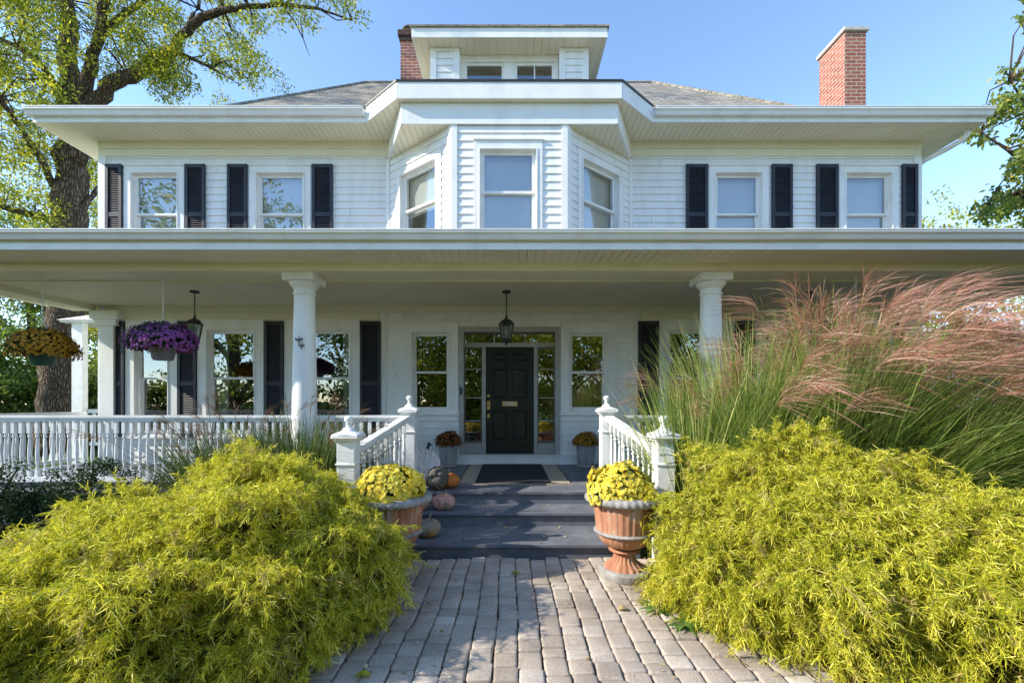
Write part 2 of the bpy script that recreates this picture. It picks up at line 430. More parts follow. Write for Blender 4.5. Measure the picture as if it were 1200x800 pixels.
# ------------------------------------------------------------------ world, light, camera
SUN_AZ, SUN_EL = 76.0, 31.0       # degrees to the left of the view from the facade, above horizon
az, el = math.radians(SUN_AZ), math.radians(SUN_EL)
sdir = Vector((-math.sin(az)*math.cos(el), -math.cos(az)*math.cos(el), math.sin(el)))
w = bpy.data.worlds.new('World'); SC.world = w; w.use_nodes = True
nt = w.node_tree; nt.nodes.clear()
sky = nt.nodes.new('ShaderNodeTexSky'); sky.sky_type = 'NISHITA'; sky.sun_disc = False
sky.sun_elevation = el
sky.sun_rotation = math.atan2(sdir.x, sdir.y)
sky.air_density = 1.0; sky.dust_density = 0.0; sky.ozone_density = 2.9
bg = nt.nodes.new('ShaderNodeBackground'); bg.inputs['Strength'].default_value = .15
wo = nt.nodes.new('ShaderNodeOutputWorld')
nt.links.new(sky.outputs[0], bg.inputs[0]); nt.links.new(bg.outputs[0], wo.inputs[0])
sl = bpy.data.lights.new('sun', 'SUN'); sl.energy = 3.1; sl.angle = math.radians(.53); sl.color = (1, .92, .78)
so = bpy.data.objects.new('sun', sl); C.objects.link(so)
so.rotation_euler = (-sdir).to_track_quat('-Z', 'Y').to_euler()
so.location = sdir*60
cam = bpy.data.cameras.new('camera'); co = bpy.data.objects.new('camera', cam); C.objects.link(co)
co.location = (0, 0, E); co.rotation_euler = (PI/2, 0, 0)
cam.sensor_width = 36; cam.lens = F/1200*36; cam.shift_y = 72/1200; cam.shift_x = 3/1200
cam.clip_start = .05; cam.clip_end = 2000
SC.camera = co
vs = SC.view_settings; vs.view_transform = 'Standard'; vs.look = 'None'; vs.exposure = 1.4; vs.gamma = 1
SC.render.engine = 'CYCLES'
SC.cycles.use_denoising = True
SC.cycles.max_bounces = 8; SC.cycles.diffuse_bounces = 6; SC.cycles.transparent_max_bounces = 12
SC.cycles.sample_clamp_indirect = 6

def structure(o): o['kind'] = 'structure'; return o

# ------------------------------------------------------------------ ground
def build_ground():
    mb = MB(); mb.quad((-400,-400,0), (400,-400,0), (400,400,0), (-400,400,0))
    structure(mb.build('ground', M['lawn']))
    # planting beds, one irregular mulched patch each side of the path
    for side in (-1, 1):
        rng = random.Random(3+side)
        nx, ny = 34, 30
        mb = MB()
        X = lambda i, j: (1.32 if side < 0 else 1.78) + (8.2)*(i/nx)**1.2
        vs_ = []
        for j in range(ny+1):
            for i in range(nx+1):
                y = .9 + 5.1*j/ny
                e = min(1, i/3, (nx-i)/3, j/3)
                xx = X(i, j)
                z = .010 + .055*e + .03*rng.random()*min(1, e*2)
                vs_.append((side*xx, y, z))
        fs_ = []
        for j in range(ny):
            for i in range(nx):
                a = j*(nx+1)+i
                q = (a, a+1, a+nx+2, a+nx+1)
                fs_.append(q if side > 0 else q[::-1])
        mb.add(vs_, fs_)
        structure(mb.build('planting_bed', M['mulch'], smooth=True))
    # mulch chips and needles lying on the beds
    rng = np.random.default_rng(5)
    n = 5200
    x = np.concatenate([rng.uniform(-4.2, -1.3, n//2), rng.uniform(1.75, 4.4, n//2)]); y = rng.uniform(2.0, 4.9, n)
    p = np.stack([x, y, np.full(n, .05) + .05*rng.random(n)], 1)
    a = unit(np.stack([rng.normal(size=n), rng.normal(size=n), .25*rng.normal(size=n)], 1)); s_ = unit(np.cross(a, np.array([0, 0, 1.]) + .3*rng.normal(size=(n, 3))))
    l = rng.uniform(.015, .05, n)[:, None]; wd = rng.uniform(.003, .009, n)[:, None]
    V = np.stack([p-a*l+s_*wd, p+a*l+s_*wd, p+a*l-s_*wd, p-a*l-s_*wd], 1).reshape(-1, 3)
    o = np_build('mulch_chips', V, np.arange(n*4), foliage('mulch_chip', [(0,(.05,.03,.02)), (.7,(.15,.09,.055)), (1,(.34,.24,.15))], .0))
    o['kind'] = 'stuff'; o['label'] = 'brown bark chips and dead needles over the planting beds'; o['category'] = 'mulch'
    # driveway off to the right
    mb = MB(); mb.quad((17,-30,.006), (21.5,-30,.006), (21.5,26,.006), (17,26,.006))
    structure(mb.build('driveway', M['asphalt']))

def build_path():
    mb = MB(); mb.add([(-2.6,-6,.008), (2.9,-6,.008), (1.95,2.2,.008), (1.28,4.8,.008), (-1.1,4.8,.008), (-1.75,2.2,.008)], [(0,1,2,3,4,5)])
    structure(mb.build('path_base', M['sand']))
    rng = np.random.default_rng(21)
    K = 16
    def ring(hx, hy, c):
        pts = []
        for cx, cy, a0 in ((1,1,0), (-1,1,PI/2), (-1,-1,PI), (1,-1,3*PI/2)):
            for t in (0, .33, .66, 1):
                a = a0 + t*PI/2
                pts.append((cx*(hx-c)+c*math.cos(a), cy*(hy-c)+c*math.sin(a)))
        return np.array(pts)
    V = []; Q = []
    pitch = .153; ncol = 21
    me_v = []; me_f = []
    for ci in range(ncol):
        u = -1.34 + pitch*(ci+.5)
        y = 4.70 - rng.random()*.12
        while y > -3.0:
            ln = rng.choice([.115, .15, .15, .19])
            yc = y - ln/2
            hx, hy = pitch/2-.0022-.003*rng.random(), ln/2-.0012-.002*rng.random()
            # columns fan out and bend gently towards the viewer
            fan = 1 + .012*max(0, 4.7-yc)
            sh = .022*max(0, 4.7-yc) + .020*math.sin(yc*1.7) + .008*math.sin(yc*4.1)
            xc = u*min(fan, 1.75) + sh + rng.normal()*.002
            hx *= min(fan, 1.75)
            z0 = .052 + rng.normal()*.0035
            tx, ty = rng.normal()*.014, rng.normal()*.014
            rot = rng.normal()*.016 - .02
            b = len(me_v)
            for (ins, dz) in ((0, -.05), (0, -.011), (.005, -.003), (.016, 0)):
                for px, py in ring(hx-ins, hy-ins, .017):
                    jx, jy = px+rng.normal()*.0016, py+rng.normal()*.0016
                    X = jx*math.cos(rot)-jy*math.sin(rot); Y = jx*math.sin(rot)+jy*math.cos(rot)
                    me_v.append((xc+X, yc+Y, z0+dz+tx*jx*4*.3+ty*jy*4*.3))
            for r in range(3):
                for k in range(K):
                    me_f.append((b+r*K+k, b+r*K+(k+1)%K, b+(r+1)*K+(k+1)%K, b+(r+1)*K+k))
            me_f.append(tuple(b+3*K+k for k in range(K)))
            y -= ln
    mb = MB(); mb.v = me_v; mb.f = me_f; mb.m = [0]*len(me_f)
    me = bpy.data.meshes.new('path'); me.from_pydata(me_v, [], me_f); me.materials.append(M['paver'])
    me.polygons.foreach_set('use_smooth', [True]*len(me.polygons)); me.update(); me.set_sharp_from_angle(angle=math.radians(50))
    o = bpy.data.objects.new('path', me); C.objects.link(o); structure(o)

build_ground(); build_path()

# ------------------------------------------------------------------ house
Y0 = 8.6                 # facade plane
XL, XR = -7.93, 7.95     # facade ends
ZF = .5                  # porch floor
ZS = E + 5.04            # main soffit
house = thing('house', 'white clapboard two storey house with black shutters and a deep front porch', 'house', (0, Y0, 0))

def fr_front(u, z, o=0): return (u, Y0 - o, z)
def frame(ax, ay, bx, by):
    L = math.hypot(bx-ax, by-ay); tx, ty = (bx-ax)/L, (by-ay)/L
    nx, ny = ty, -tx
    return (lambda u, z, o=0: (ax+tx*u+nx*o, ay+ty*u+ny*o, z)), L

def siding(mb, fr, u0, u1, z0, z1, holes, course=.137, lap=.019):
    z = z0
    while z < z1 - 1e-6:
        zt = min(z + course, z1)
        cuts = sorted({z, zt} | {h for a, b, c, d in holes for h in (c, d) if z < h < zt})
        for za, zb in zip(cuts[:-1], cuts[1:]):
            zm = (za+zb)/2
            iv = [(u0, u1)]
            for a, b, c, d in holes:
                if c < zm < d:
                    nv = []
                    for p, q in iv:
                        if b <= p or a >= q: nv.append((p, q)); continue
                        if a > p: nv.append((p, a))
                        if b < q: nv.append((b, q))
                    iv = nv
            if za == z and z1-z0 > 1.5:
                kk = int(round((z-z0)/course)); nv = []
                for p, q in iv:
                    c_ = p; x_ = u0 + ((kk*1.37) % 3.6)
                    while x_ < q:
                        if x_ > c_+.3 and x_ < q-.3: nv.append((c_, x_-.0015)); c_ = x_+.0015
                        x_ += 3.6
                    nv.append((c_, q))
                iv = nv
            for p, q in iv:
                oa = lap*(1-(za-z)/course)+.003; ob = lap*(1-(zb-z)/course)+.003
                mb.quad(fr(p, za, oa), fr(q, za, oa), fr(q, zb, ob), fr(p, zb, ob))
                if za == z: mb.quad(fr(p, za, -.004), fr(q, za, -.004), fr(q, za, oa), fr(p, za, oa))
        z = zt

def window(fr, uc, w, zb, zt, bar, cas=.145, head=None, sillz=True, blind=None, curtain=None, frame_mat='white', muntin=False, label=None, casbot=True, rec=.05, reveal=.10):
    """double hung window: opening w x (zt-zb), casing outside it"""
    head = head or cas
    a, b = uc-w/2, uc+w/2
    mb = MB()
    mb.fbox(fr, a-cas, a, zb-.04, zt+head, -.02, .034)
    mb.fbox(fr, b, b+cas, zb-.04, zt+head, -.02, .034)
    mb.fbox(fr, a, b, zt, zt+head, -.02, .034)
    mb.fbox(fr, a-cas-.015, b+cas+.015, zt+head, zt+head+.028, -.02, .056)
    mb.fbox(fr, a-.018, a, zb, zt, .034, .046); mb.fbox(fr, b, b+.018, zb, zt, .034, .046); mb.fbox(fr, a-.018, b+.018, zt, zt+.018, .034, .046)
    if sillz:
        mb.fbox(fr, a-cas-.03, b+cas+.03, zb-.085, zb-.042, -.03, .075)
        mb.fbox(fr, a-cas, b+cas, zb-.20, zb-.087, -.02, .03)
    # jambs running into the wall
    mb.fbox(fr, a, a+.018, zb, zt, -.16, -.021); mb.fbox(fr, b-.018, b, zb, zt, -.16, -.021)
    mb.fbox(fr, a+.018, b-.018, zt-.018, zt, -.16, -.021); mb.fbox(fr, a, b, zb-.03, zb, -.16, -.021)
    win = mb.build('window', M['white'], house)
    if label: win['label'] = label
    st = .052
    for zz0, zz1, o in ((bar-.018, zt-.018, -rec), (zb, bar+.018, -rec-.04)):
        s_ = MB(); i0, i1 = a+.018, b-.018
        s_.fbox(fr, i0, i0+st, zz0, zz1, o-.035, o); s_.fbox(fr, i1-st, i1, zz0, zz1, o-.035, o)
        s_.fbox(fr, i0+st, i1-st, zz1-.04, zz1, o-.035, o); s_.fbox(fr, i0+st, i1-st, zz0, zz0+(.07 if zz0 == zb else .04), o-.035, o)
        if muntin: s_.fbox(fr, (i0+i1)/2-.012, (i0+i1)/2+.012, zz0+.04, zz1-.04, o-.03, o-.004)
        s_.build('sash', M[frame_mat], win)
        g = MB(); g.quad(fr(i0+st-.005, zz0+.03, o-.02), fr(i1-st+.005, zz0+.03, o-.02), fr(i1-st+.005, zz1-.03, o-.02), fr(i0+st-.005, zz1-.03, o-.02))
        g.build('pane', M['glass'], win)
    if blind:
        bl = MB()
        nb_ = int((zt-.03-blind)/.025)
        for q_ in range(nb_):
            za_ = blind+(zt-.03-blind)*q_/nb_; zb_ = za_+(zt-.03-blind)/nb_
            bl.quad(fr(a+.03, za_, -rec-.128), fr(b-.03, za_, -rec-.128), fr(b-.03, zb_, -rec-.132), fr(a+.03, zb_, -rec-.132))
        bl.fbox(fr, a+.03, b-.03, blind-.03, blind-.002, -rec-.135, -rec-.115)
        bl.build('blind', M['blind'], win)
    if curtain:
        cu = MB()
        for c0, c1 in curtain:
            k = max(6, int((c1-c0)/.02))
            for i in range(k):
                ua, ub = c0+(c1-c0)*i/k, c0+(c1-c0)*(i+1)/k
                oa, ob = -rec-.16-.018*math.sin(i*1.3), -rec-.16-.018*math.sin((i+1)*1.3)
                cu.quad(fr(ua, zb+.02, oa), fr(ub, zb+.02, ob), fr(ub, zt-.02, ob), fr(ua, zt-.02, oa))
        cu.build('curtain', M['curtain'], win, smooth=True)
    return win, (a, b, zb-.03, zt)

def shutter(fr, u0, u1, z0, z1):
    mb = MB(); st = .055
    mb.fbox(fr, u0, u0+st, z0, z1, .022, .06); mb.fbox(fr, u1-st, u1, z0, z1, .022, .06)
    zm = z0+(z1-z0)*.46
    for a, b in ((z0, z0+.10), (zm-.04, zm+.04), (z1-.07, z1)): mb.fbox(fr, u0+st, u1-st, a, b, .022, .055)
    for a, b in ((z0+.10, zm-.04), (zm+.04, z1-.07)):
        n = int((b-a)/.042)
        for i in range(n):
            z = a + (b-a)*i/n; h = (b-a)/n
            mb.quad(fr(u0+st, z, .05), fr(u1-st, z, .05), fr(u1-st, z+h*1.05, .03), fr(u0+st, z+h*1.05, .03))
            mb.quad(fr(u0+st, z, .028), fr(u1-st, z, .028), fr(u1-st, z, .05), fr(u0+st, z, .05))
    return mb.build('shutter', M['shutter'], house)

holes = []
# --- upper floor windows (left two, right two)
uz0, uz1, ubar = E+2.86, E+4.44, E+3.67
for px0, px1, sh in ((147, 217, ((126, 145), (219, 242))), (293, 365, ((268, 291), (367, 391))), (830, 900, ((803, 828), (903, 927))), (982, 1052, ((955, 980), (1055, 1073)))):
    a, b = (px0-597)/60.46, (px1-597)/60.46
    wi, h = window(fr_front, (a+b)/2, (b-a)-.27, uz0, uz1, ubar, cas=.135, blind=(E+2.9 if px0 > 900 else (E+3.28 if px0 < 200 else (E+3.12 if px0 < 400 else E+3.0))))
    holes.append(h)
    for s0, s1 in sh:
        shutter(fr_front, (s0-597)/60.46, (s1-597)/60.46, uz0-.06, E+4.60)
# --- ground floor windows
lz0, lz1, lbar = E-.60, E+1.405, E+.48
for a, b, cur in ((-7.24, -6.60, None), (-5.85, -4.93, [(-5.79, -5.58)]), (-4.17, -3.07, [(-3.3, -3.13), (-4.1, -3.95)]), (3.07, 4.17, None), (4.93, 5.85, [(5.55, 5.8)]), (6.6, 7.24, None)):
    wi, h = window(fr_front, (a+b)/2, b-a, lz0, lz1, lbar, cas=.18, curtain=cur); holes.append(h)
for s0, s1 in ((-7.72, -7.43), (-6.40, -6.04), (-4.72, -4.36), (-2.88, -2.48), (2.48, 2.88), (4.36, 4.72), (6.04, 6.40), (7.43, 7.72)):
    shutter(fr_front, s0, s1, lz0-.05, lz1+.17)
# --- windows beside the door
for a, b in ((-1.885, -1.157), (1.157, 1.885)):
    wi, h = window(fr_front, (a+b)/2, b-a, E-.15, E+1.355, E+.595, cas=.165, head=.18); holes.append(h)
# --- entry opening
holes.append((-.975, .975, ZF, E+1.47))
holes.append((-2.36, 2.36, E+2.6, E+5.04))       # bay
mb = MB(); siding(mb, fr_front, XL+.10, XR-.10, ZF, ZS-.28, holes)
mb.build('wall', M['siding'], house)
# side and rear walls
mb = MB()
f1, L1 = frame(XL, 17.0, XL, Y0); siding(mb, f1, 0, L1-.10, 0, ZS, [])
f2, L2 = frame(XR, Y0, XR, 17.0); siding(mb, f2, .10, L2, 0, ZS, [])
f3, L3 = frame(XR, 17.0, XL, 17.0); siding(mb, f3, 0, L3, 0, ZS, [])
mb.build('side_wall', M['siding'], house)
# corner boards and pilasters
for x, sgn in ((XL, 1), (XR, -1)):
    mb = MB()
    mb.box(x-.015*sgn, x+.13*sgn, Y0-.035, Y0+.02, ZF, ZS-.28)
    mb.box(x-.018*sgn, x+.02*sgn, Y0+.02, Y0+.15, ZF, ZS)
    mb.build('corner_board', M['white'], house)
for x in (-2.46, 2.46):      # boards that flank the entry bay
    mb = MB(); mb.box(x-.06, x+.06, Y0-.034, Y0+.01, ZF, E+1.74)
    mb.build('trim_board', M['white'], house)
mb = MB()
mb.box(XL, XR, Y0-.040, Y0+.02, ZS-.28, ZS-.14); mb.box(XL, XR, Y0-.055, Y0+.02, ZS-.138, ZS)
mb.build('frieze_board', M['bounce_cream'], house)
mb = MB(); mb.box(XL+.14, -2.53, Y0-.05, Y0+.01, E+1.60, E+1.74); mb.box(2.53, XR-.14, Y0-.05, Y0+.01, E+1.60, E+1.74)
mb.box(XL+.14, XR-.14, Y0-.06, Y0+.01, E+1.742, E+1.868)
mb.build('porch_frieze_board', M['bounce_cream'], house)
# interior: rooms painted dark to deepen the gloom behind the glass
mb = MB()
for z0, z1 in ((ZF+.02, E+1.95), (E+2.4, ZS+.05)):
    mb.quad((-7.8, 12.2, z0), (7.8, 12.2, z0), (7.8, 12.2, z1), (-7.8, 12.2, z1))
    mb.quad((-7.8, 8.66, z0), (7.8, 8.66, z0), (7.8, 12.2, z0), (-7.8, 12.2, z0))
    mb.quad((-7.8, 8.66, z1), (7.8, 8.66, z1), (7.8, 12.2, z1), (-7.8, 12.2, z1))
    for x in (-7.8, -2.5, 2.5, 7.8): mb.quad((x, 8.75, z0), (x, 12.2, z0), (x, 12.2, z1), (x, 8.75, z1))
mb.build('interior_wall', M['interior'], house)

# --- entry: frame, door, sidelights, transom
zb, ztop = E-.99, E+1.47
ent = MB()
yo = .11   # depth of the recess
def eb(mb, u0, u1, z0, z1, d0, d1): mb.box(u0, u1, Y0+d0, Y0+d1, z0, z1)
eb(ent, -.975, -.885, zb, ztop, -.045, .20); eb(ent, .885, .975, zb, ztop, -.045, .20)
eb(ent, -.885, .885, E+1.372, ztop, -.045, .20)
eb(ent, -.885, .885, E+1.09, E+1.174, .05, .20)
eb(ent, -.53, -.463, zb, E+1.09, .045, .20); eb(ent, .479, .545, zb, E+1.09, .045, .20)
eb(ent, -.885, .885, zb-.03, zb-.001, -.02, .25)
entry = ent.build('entry_frame', M['greytrim'], house)
for u in (-.30, .30):
    tr = MB(); eb(tr, u-.012, u+.012, E+1.174, E+1.372, .08, .11); tr.build('transom_bar', M['greytrim'], entry)
for u0, u1 in ((-.885, -.53), (.545, .885)):
    tr = MB(); eb(tr, u0, u1, zb, E-.777, .08, .12); eb(tr, u0+.05, u1-.05, zb+.05, E-.80, .07, .08)
    tr.build('sidelight_panel', M['greytrim'], entry)
    for z in (E+.66, E+.10, E-.35):
        tr = MB(); eb(tr, u0+.012, u1-.012, z-.009, z+.009, .09, .115); tr.build('glazing_bar', M['greytrim'], entry)
st_ = MB()
for u0, u1 in ((-.885, -.53), (.545, .885)):
    eb(st_, u0, u0+.022, E-.777, E+1.09, .06, .12); eb(st_, u1-.022, u1, E-.777, E+1.09, .06, .12)
    eb(st_, u0+.022, u1-.022, E+1.06, E+1.09, .06, .12); eb(st_, u0+.022, u1-.022, E-.777, E-.74, .06, .12)
eb(st_, -.885, .885, E+1.345, E+1.371, .06, .12)
st_.build('sidelight_stile', M['stormframe'], entry)
g = MB()
g.quad((-.885, Y0+.10, E+1.174), (.885, Y0+.10, E+1.174), (.885, Y0+.10, E+1.372), (-.885, Y0+.10, E+1.372))
for u0, u1 in ((-.87, -.545), (.56, .87)):
    g.quad((u0, Y0+.10, E-.76), (u1, Y0+.10, E-.76), (u1, Y0+.10, E+1.075), (u0, Y0+.10, E+1.075))
g.build('pane', M['glass'], entry)
# six panel door
d = MB()
x0, x1 = -.463, .479
eb(d, x0, x1, zb, E+1.09, .125, .165)
cw = (x1-x0); st2 = .115
colx = [(x0+st2, x0+cw/2-.05), (x0+cw/2+.05, x1-st2)]
rows = [(zb+.25, zb+.86), (zb+1.06, zb+1.68), (zb+1.79, zb+1.98)]
# raised stiles and rails around sunk panels
ed = MB()
eb(d, x0, x0+st2, zb, E+1.09, .10, .125); eb(d, x1-st2, x1, zb, E+1.09, .10, .125); eb(d, x0+cw/2-.05, x0+cw/2+.05, zb, E+1.09, .10, .125)
zs = [zb] + [v for r in rows for v in r] + [E+1.09]
for i in range(0, len(zs), 2):
    for a, b in colx: eb(d, a, b, zs[i], zs[i+1], .10, .125)
for z0, z1 in rows:
    for a, b in colx:
        i = .03
        pts = [(a+i, Y0+.125, z0+i), (b-i, Y0+.125, z0+i), (b-i, Y0+.125, z1-i), (a+i, Y0+.125, z1-i)]
        j = .055
        tp = [(a+j, Y0+.105, z0+j), (b-j, Y0+.105, z0+j), (b-j, Y0+.105, z1-j), (a+j, Y0+.105, z1-j)]
        for k in range(4): d.quad(pts[k], pts[(k+1)%4], tp[(k+1)%4], tp[k])
        d.quad(*tp)
door = d.build('door', M['door'], house)
b = MB()
def disc_y(mb, cx, y, cz, r, dep, n=16):
    mb.tube([(cx, y, cz), (cx, y-dep*.6, cz), (cx, y-dep, cz)], [r, r, r*.8], n)
kx = x0+.055
disc_y(b, kx, Y0+.10, zb+1.13, .032, .03)
b.build('deadbolt', M['brass'], door, smooth=True, angle=40)
b = MB(); eb(b, kx-.028, kx+.028, zb+.86, zb+1.03, .092, .10)
b.tube([(kx, Y0+.10, zb+.98), (kx, Y0+.06, zb+.98), (kx, Y0+.045, zb+.98), (kx, Y0+.03, zb+.98), (kx, Y0+.015, zb+.98)], [.012, .012, .03, .034, .018], 14)
b.build('door_knob', M['brass'], door, smooth=True, angle=40)
b = MB(); eb(b, kx-.02, kx+.02, zb+.70, zb+.78, .092, .10); b.build('lock_plate', M['brass'], door)
b = MB(); eb(b, -.14, .155, zb+.93, zb+1.02, .090, .10); b.mi = 1; eb(b, -.10, .115, zb+.95, zb+1.0, .084, .0895)
b.build('mail_slot', [M['brass'], M['concrete']], door)
b = MB(); eb(b, -.955, -.915, E+.16, E+.30, -.07, -.046); b.build('doorbell', M['blackmetal'], house)
# white threshold box
b = MB(); b.box(-1.22, 1.28, Y0-.14, Y0-.03, ZF, zb-.032); b.box(-1.24, 1.30, Y0-.16, Y0+.1, zb-.031, zb-.004); b.build('threshold', M['white'], house)

# --- porch
PF = 5.88
p = MB()
n = 150
for i in range(n):          # floor boards run out from the wall
    a = -8.45 + 16.9*i/n; bb = a + 16.9/n - .003
    p.box(a, bb, PF-.03, Y0-.01, ZF-.03, ZF)
p.box(-8.45, 8.45, PF, Y0, ZF-.06, ZF-.034)
p.build('porch_floor', M['deck'], house)
p = MB(); p.box(-8.4, 8.4, PF+.04, PF+.07, 0, ZF-.062); p.box(-8.4, -8.36, PF+.07, Y0, 0, ZF-.062); p.box(8.36, 8.4, PF+.07, Y0, 0, ZF-.062)
p.build('porch_skirt', M['deck'], house)
# steps
def tread_noise(): return 0
s_ = MB()
for z, y0, y1 in ((.167, 4.74, 5.46), (.333, 5.43, 5.93)):
    for k in range(4):
        ya = y0 + (y1-y0)*k/4; yb = y0 + (y1-y0)*(k+1)/4 - .004
        s_.cbox(-1.42, 1.42, ya - (.03 if k == 0 else 0), yb, z-.038, z, .005)
    s_.box(-1.40, 1.40, y0+.004, y0+.03, z-.167 + (.0 if z < .2 else .001), z-.040)
    s_.box(-1.40, -1.375, y0+.03, y1, 0, z-.040); s_.box(1.375, 1.40, y0+.03, y1, 0, z-.040)
s_.box(-1.40, 1.40, PF+.004, PF+.03, .334, ZF-.062)
s_.build('steps', M['deck'], house)
# ceiling, beam, soffit, fascia, gutter
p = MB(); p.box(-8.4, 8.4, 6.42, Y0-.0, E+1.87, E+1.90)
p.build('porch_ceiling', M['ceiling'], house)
p = MB()
p.box(-8.42, 8.42, 5.95, 6.40, E+1.77, E+1.98)
p.box(-8.42, 8.42, 6.40, 6.43, E+1.75, E+1.80)
for sgn in (-1, 1):
    p.box(sgn*8.40, sgn*7.95, 6.432, Y0-.06, E+1.772, E+1.98)
p.build('porch_beam', M['bounce_cream'], house)
def strips(mb, x0, x1, d0, d1, z, pitch=.108, gap=.009, th=.012):
    x = x0
    while x < x1-1e-6:
        xe = min(x+pitch-gap, x1)
        a0, a1, b0, b1 = d0(x), d0(xe), d1(x), d1(xe)
        if b0 > a0+.004 or b1 > a1+.004:
            mb.quad((x, a0, z), (x, max(b0, a0), z), (xe, max(b1, a1), z), (xe, a1, z))
            mb.quad((xe, a1, z), (xe, max(b1, a1), z), (xe, max(b1, a1), z+th), (xe, a1, z+th))
            mb.quad((x, max(b0, a0), z), (x, a0, z), (x, a0, z+th), (x, max(b0, a0), z+th))
        x += pitch
    # backing
p = MB(); strips(p, -8.95, 8.95, lambda x: 5.45, lambda x: 5.95, E+1.876)
p.box(-8.95, 8.95, 5.45, 5.95, E+1.889, E+1.90)
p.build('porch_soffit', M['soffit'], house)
p = MB(); p.box(-8.97, 8.97, 5.425, 5.448, E+1.872, E+2.06); p.build('porch_fascia', M['bounce_cream'], house)
p = MB(); p.box(-8.98, 8.98, 5.405, 5.424, E+1.868, E+1.945); p.build('porch_fascia_trim', M['white'], house)
def gutter(mb, x0, x1, yb, ztop, h=.105, wd=.115):
    prof = [(yb, ztop-h), (yb-wd*.55, ztop-h), (yb-wd*.75, ztop-h*.55), (yb-wd, ztop-h*.35), (yb-wd, ztop-.012), (yb-wd-.008, ztop-.012), (yb-wd-.008, ztop), (yb-wd+.012, ztop), (yb-wd+.012, ztop-.02), (yb, ztop-.02)]
    n = len(prof)
    vs_ = [(x0, a, b) for a, b in prof] + [(x1, a, b) for a, b in prof]
    mb.add(vs_, [(i, n+i, n+(i+1)%n, (i+1)%n) for i in range(n)] + [tuple(range(n)), tuple(range(2*n-1, n-1, -1))])
p = MB(); gutter(p, -9.0, -3.1, 5.424, E+2.085); gutter(p, -3.098, 3.3, 5.424, E+2.083); gutter(p, 3.302, 9.0, 5.424, E+2.086); p.build('porch_gutter', M['white'], house)
p = MB()
za, zb2 = E+2.05, E+2.72
p.hexa([(-9.0, 5.40, za), (9.0, 5.40, za), (8.6, Y0+.0, zb2-.02), (-8.6, Y0, zb2-.02), (-9.0, 5.39, za+.03), (9.0, 5.39, za+.03), (8.6, Y0, zb2+.02), (-8.6, Y0, zb2+.02)])
p.build('porch_roof', M['shingle'], house)
p = MB()
for sgn in (-1, 1):
    p.box(sgn*8.98, sgn*8.94, 5.45, Y0, E+1.872, E+2.04); p.quad((sgn*8.95, 5.95, E+1.88), (sgn*8.42, 5.95, E+1.88), (sgn*8.42, Y0, E+1.88), (sgn*8.95, Y0, E+1.88))
    p.add([(sgn*8.6, Y0, E+2.04), (sgn*8.97, 5.45, E+2.04), (sgn*8.6, Y0, E+2.71)], [(0, 1, 2)])
p.build('porch_end_trim', M['bounce_cream'], house)

# columns
def column(x):
    c = MB(); yc = 6.175; H = E+1.77
    prof = [(.20, 0), (.20, .05), (.205, .065), (.205, .10), (.19, .12), (.172, .13), (.172, .15), (.163, .17)]
    for t in np.linspace(0, 1, 9):
        z = .17 + (H-ZF-.30-.17)*t
        prof.append((.163 - .028*max(0, t-.3)**1.4/.7**1.4, z))
    top = H-ZF
    prof += [(.135, top-.285), (.152, top-.28), (.152, top-.262), (.138, top-.255), (.138, top-.20), (.15, top-.19), (.165, top-.17), (.185, top-.145), (.195, top-.122), (.195, top-.11)]
    c.lathe(prof, x, yc, ZF, 40)
    cap = MB(); cap.cbox(x-.213, x+.213, yc-.213, yc+.213, H-.109, H-.002, .006)
    c2 = c.build('porch_column', M['white'], house, smooth=True, angle=35)
    cap.build('capital', M['white'], c2)
    return c2
for x in (-8.2, -2.85, 2.80, 8.2):
    column(x)
# pilasters at the house corners carrying the cross beams
for sgn in (-1, 1):
    p = MB()
    p.box(sgn*7.60, sgn*7.86, Y0-.09, Y0-.036, ZF, E+1.48); p.box(sgn*7.52, sgn*7.93, Y0-.13, Y0-.037, E+1.481, E+1.60); p.box(sgn*7.45, sgn*7.99, Y0-.17, Y0-.038, E+1.601, E+1.77)
    p.build('pilaster', M['white'], house)

# railings
def baluster_bm(x, y, z0, z1):
    b = MB(); H = z1-z0
    sq = .021
    b.box(x-sq, x+sq, y-sq, y+sq, z0, z0+H*.13); b.box(x-sq, x+sq, y-sq, y+sq, z1-H*.22, z1)
    prof = [(.017, H*.13), (.022, H*.15), (.015, H*.17), (.013, H*.2), (.020, H*.32), (.0235, H*.40), (.020, H*.52), (.014, H*.66), (.012, H*.70), (.022, H*.715), (.022, H*.735), (.013, H*.75), (.020, H*.775), (.017, H*.78)]
    b.lathe(prof, x, y, z0, 10)
    return b
rail_z1 = E-.17
proto_bal = None
def railing(pts, name='porch_railing'):
    """straight level rail between two plan points"""
    global proto_bal
    (ax, ay), (bx, by) = pts
    f, L = frame(ax, ay, bx, by)
    r = MB()
    r.fbox(f, 0, L, rail_z1-.035, rail_z1, -.05, .05); r.fbox(f, 0, L, rail_z1-.06, rail_z1-.0355, -.038, .038); r.fbox(f, 0, L, rail_z1-.085, rail_z1-.0605, -.028, .028)
    ro = r.build(name, M['white'], house)
    r = MB(); r.fbox(f, 0, L, ZF+.08, ZF+.145, -.032, .032); r.build('bottom_rail', M['white'], ro)
    n = int(L/.108)
    for i in range(n):
        u = (i+.5)*L/n
        px, py, _ = f(u, 0, 0)
        if proto_bal is None:
            bo = baluster_bm(0, 0, ZF+.143, rail_z1-.083).build('baluster', M['old_white'], None, smooth=True, angle=40)
            proto_bal = bo
        else:
            bo = proto_bal.copy(); C.objects.link(bo)
        bo.parent = ro; bo.location = (px, py-Y0, 0)
    return ro
YC = 6.175
railing(((-8.05, YC), (-3.0, YC))); railing(((-2.7, YC), (-1.42, YC)))
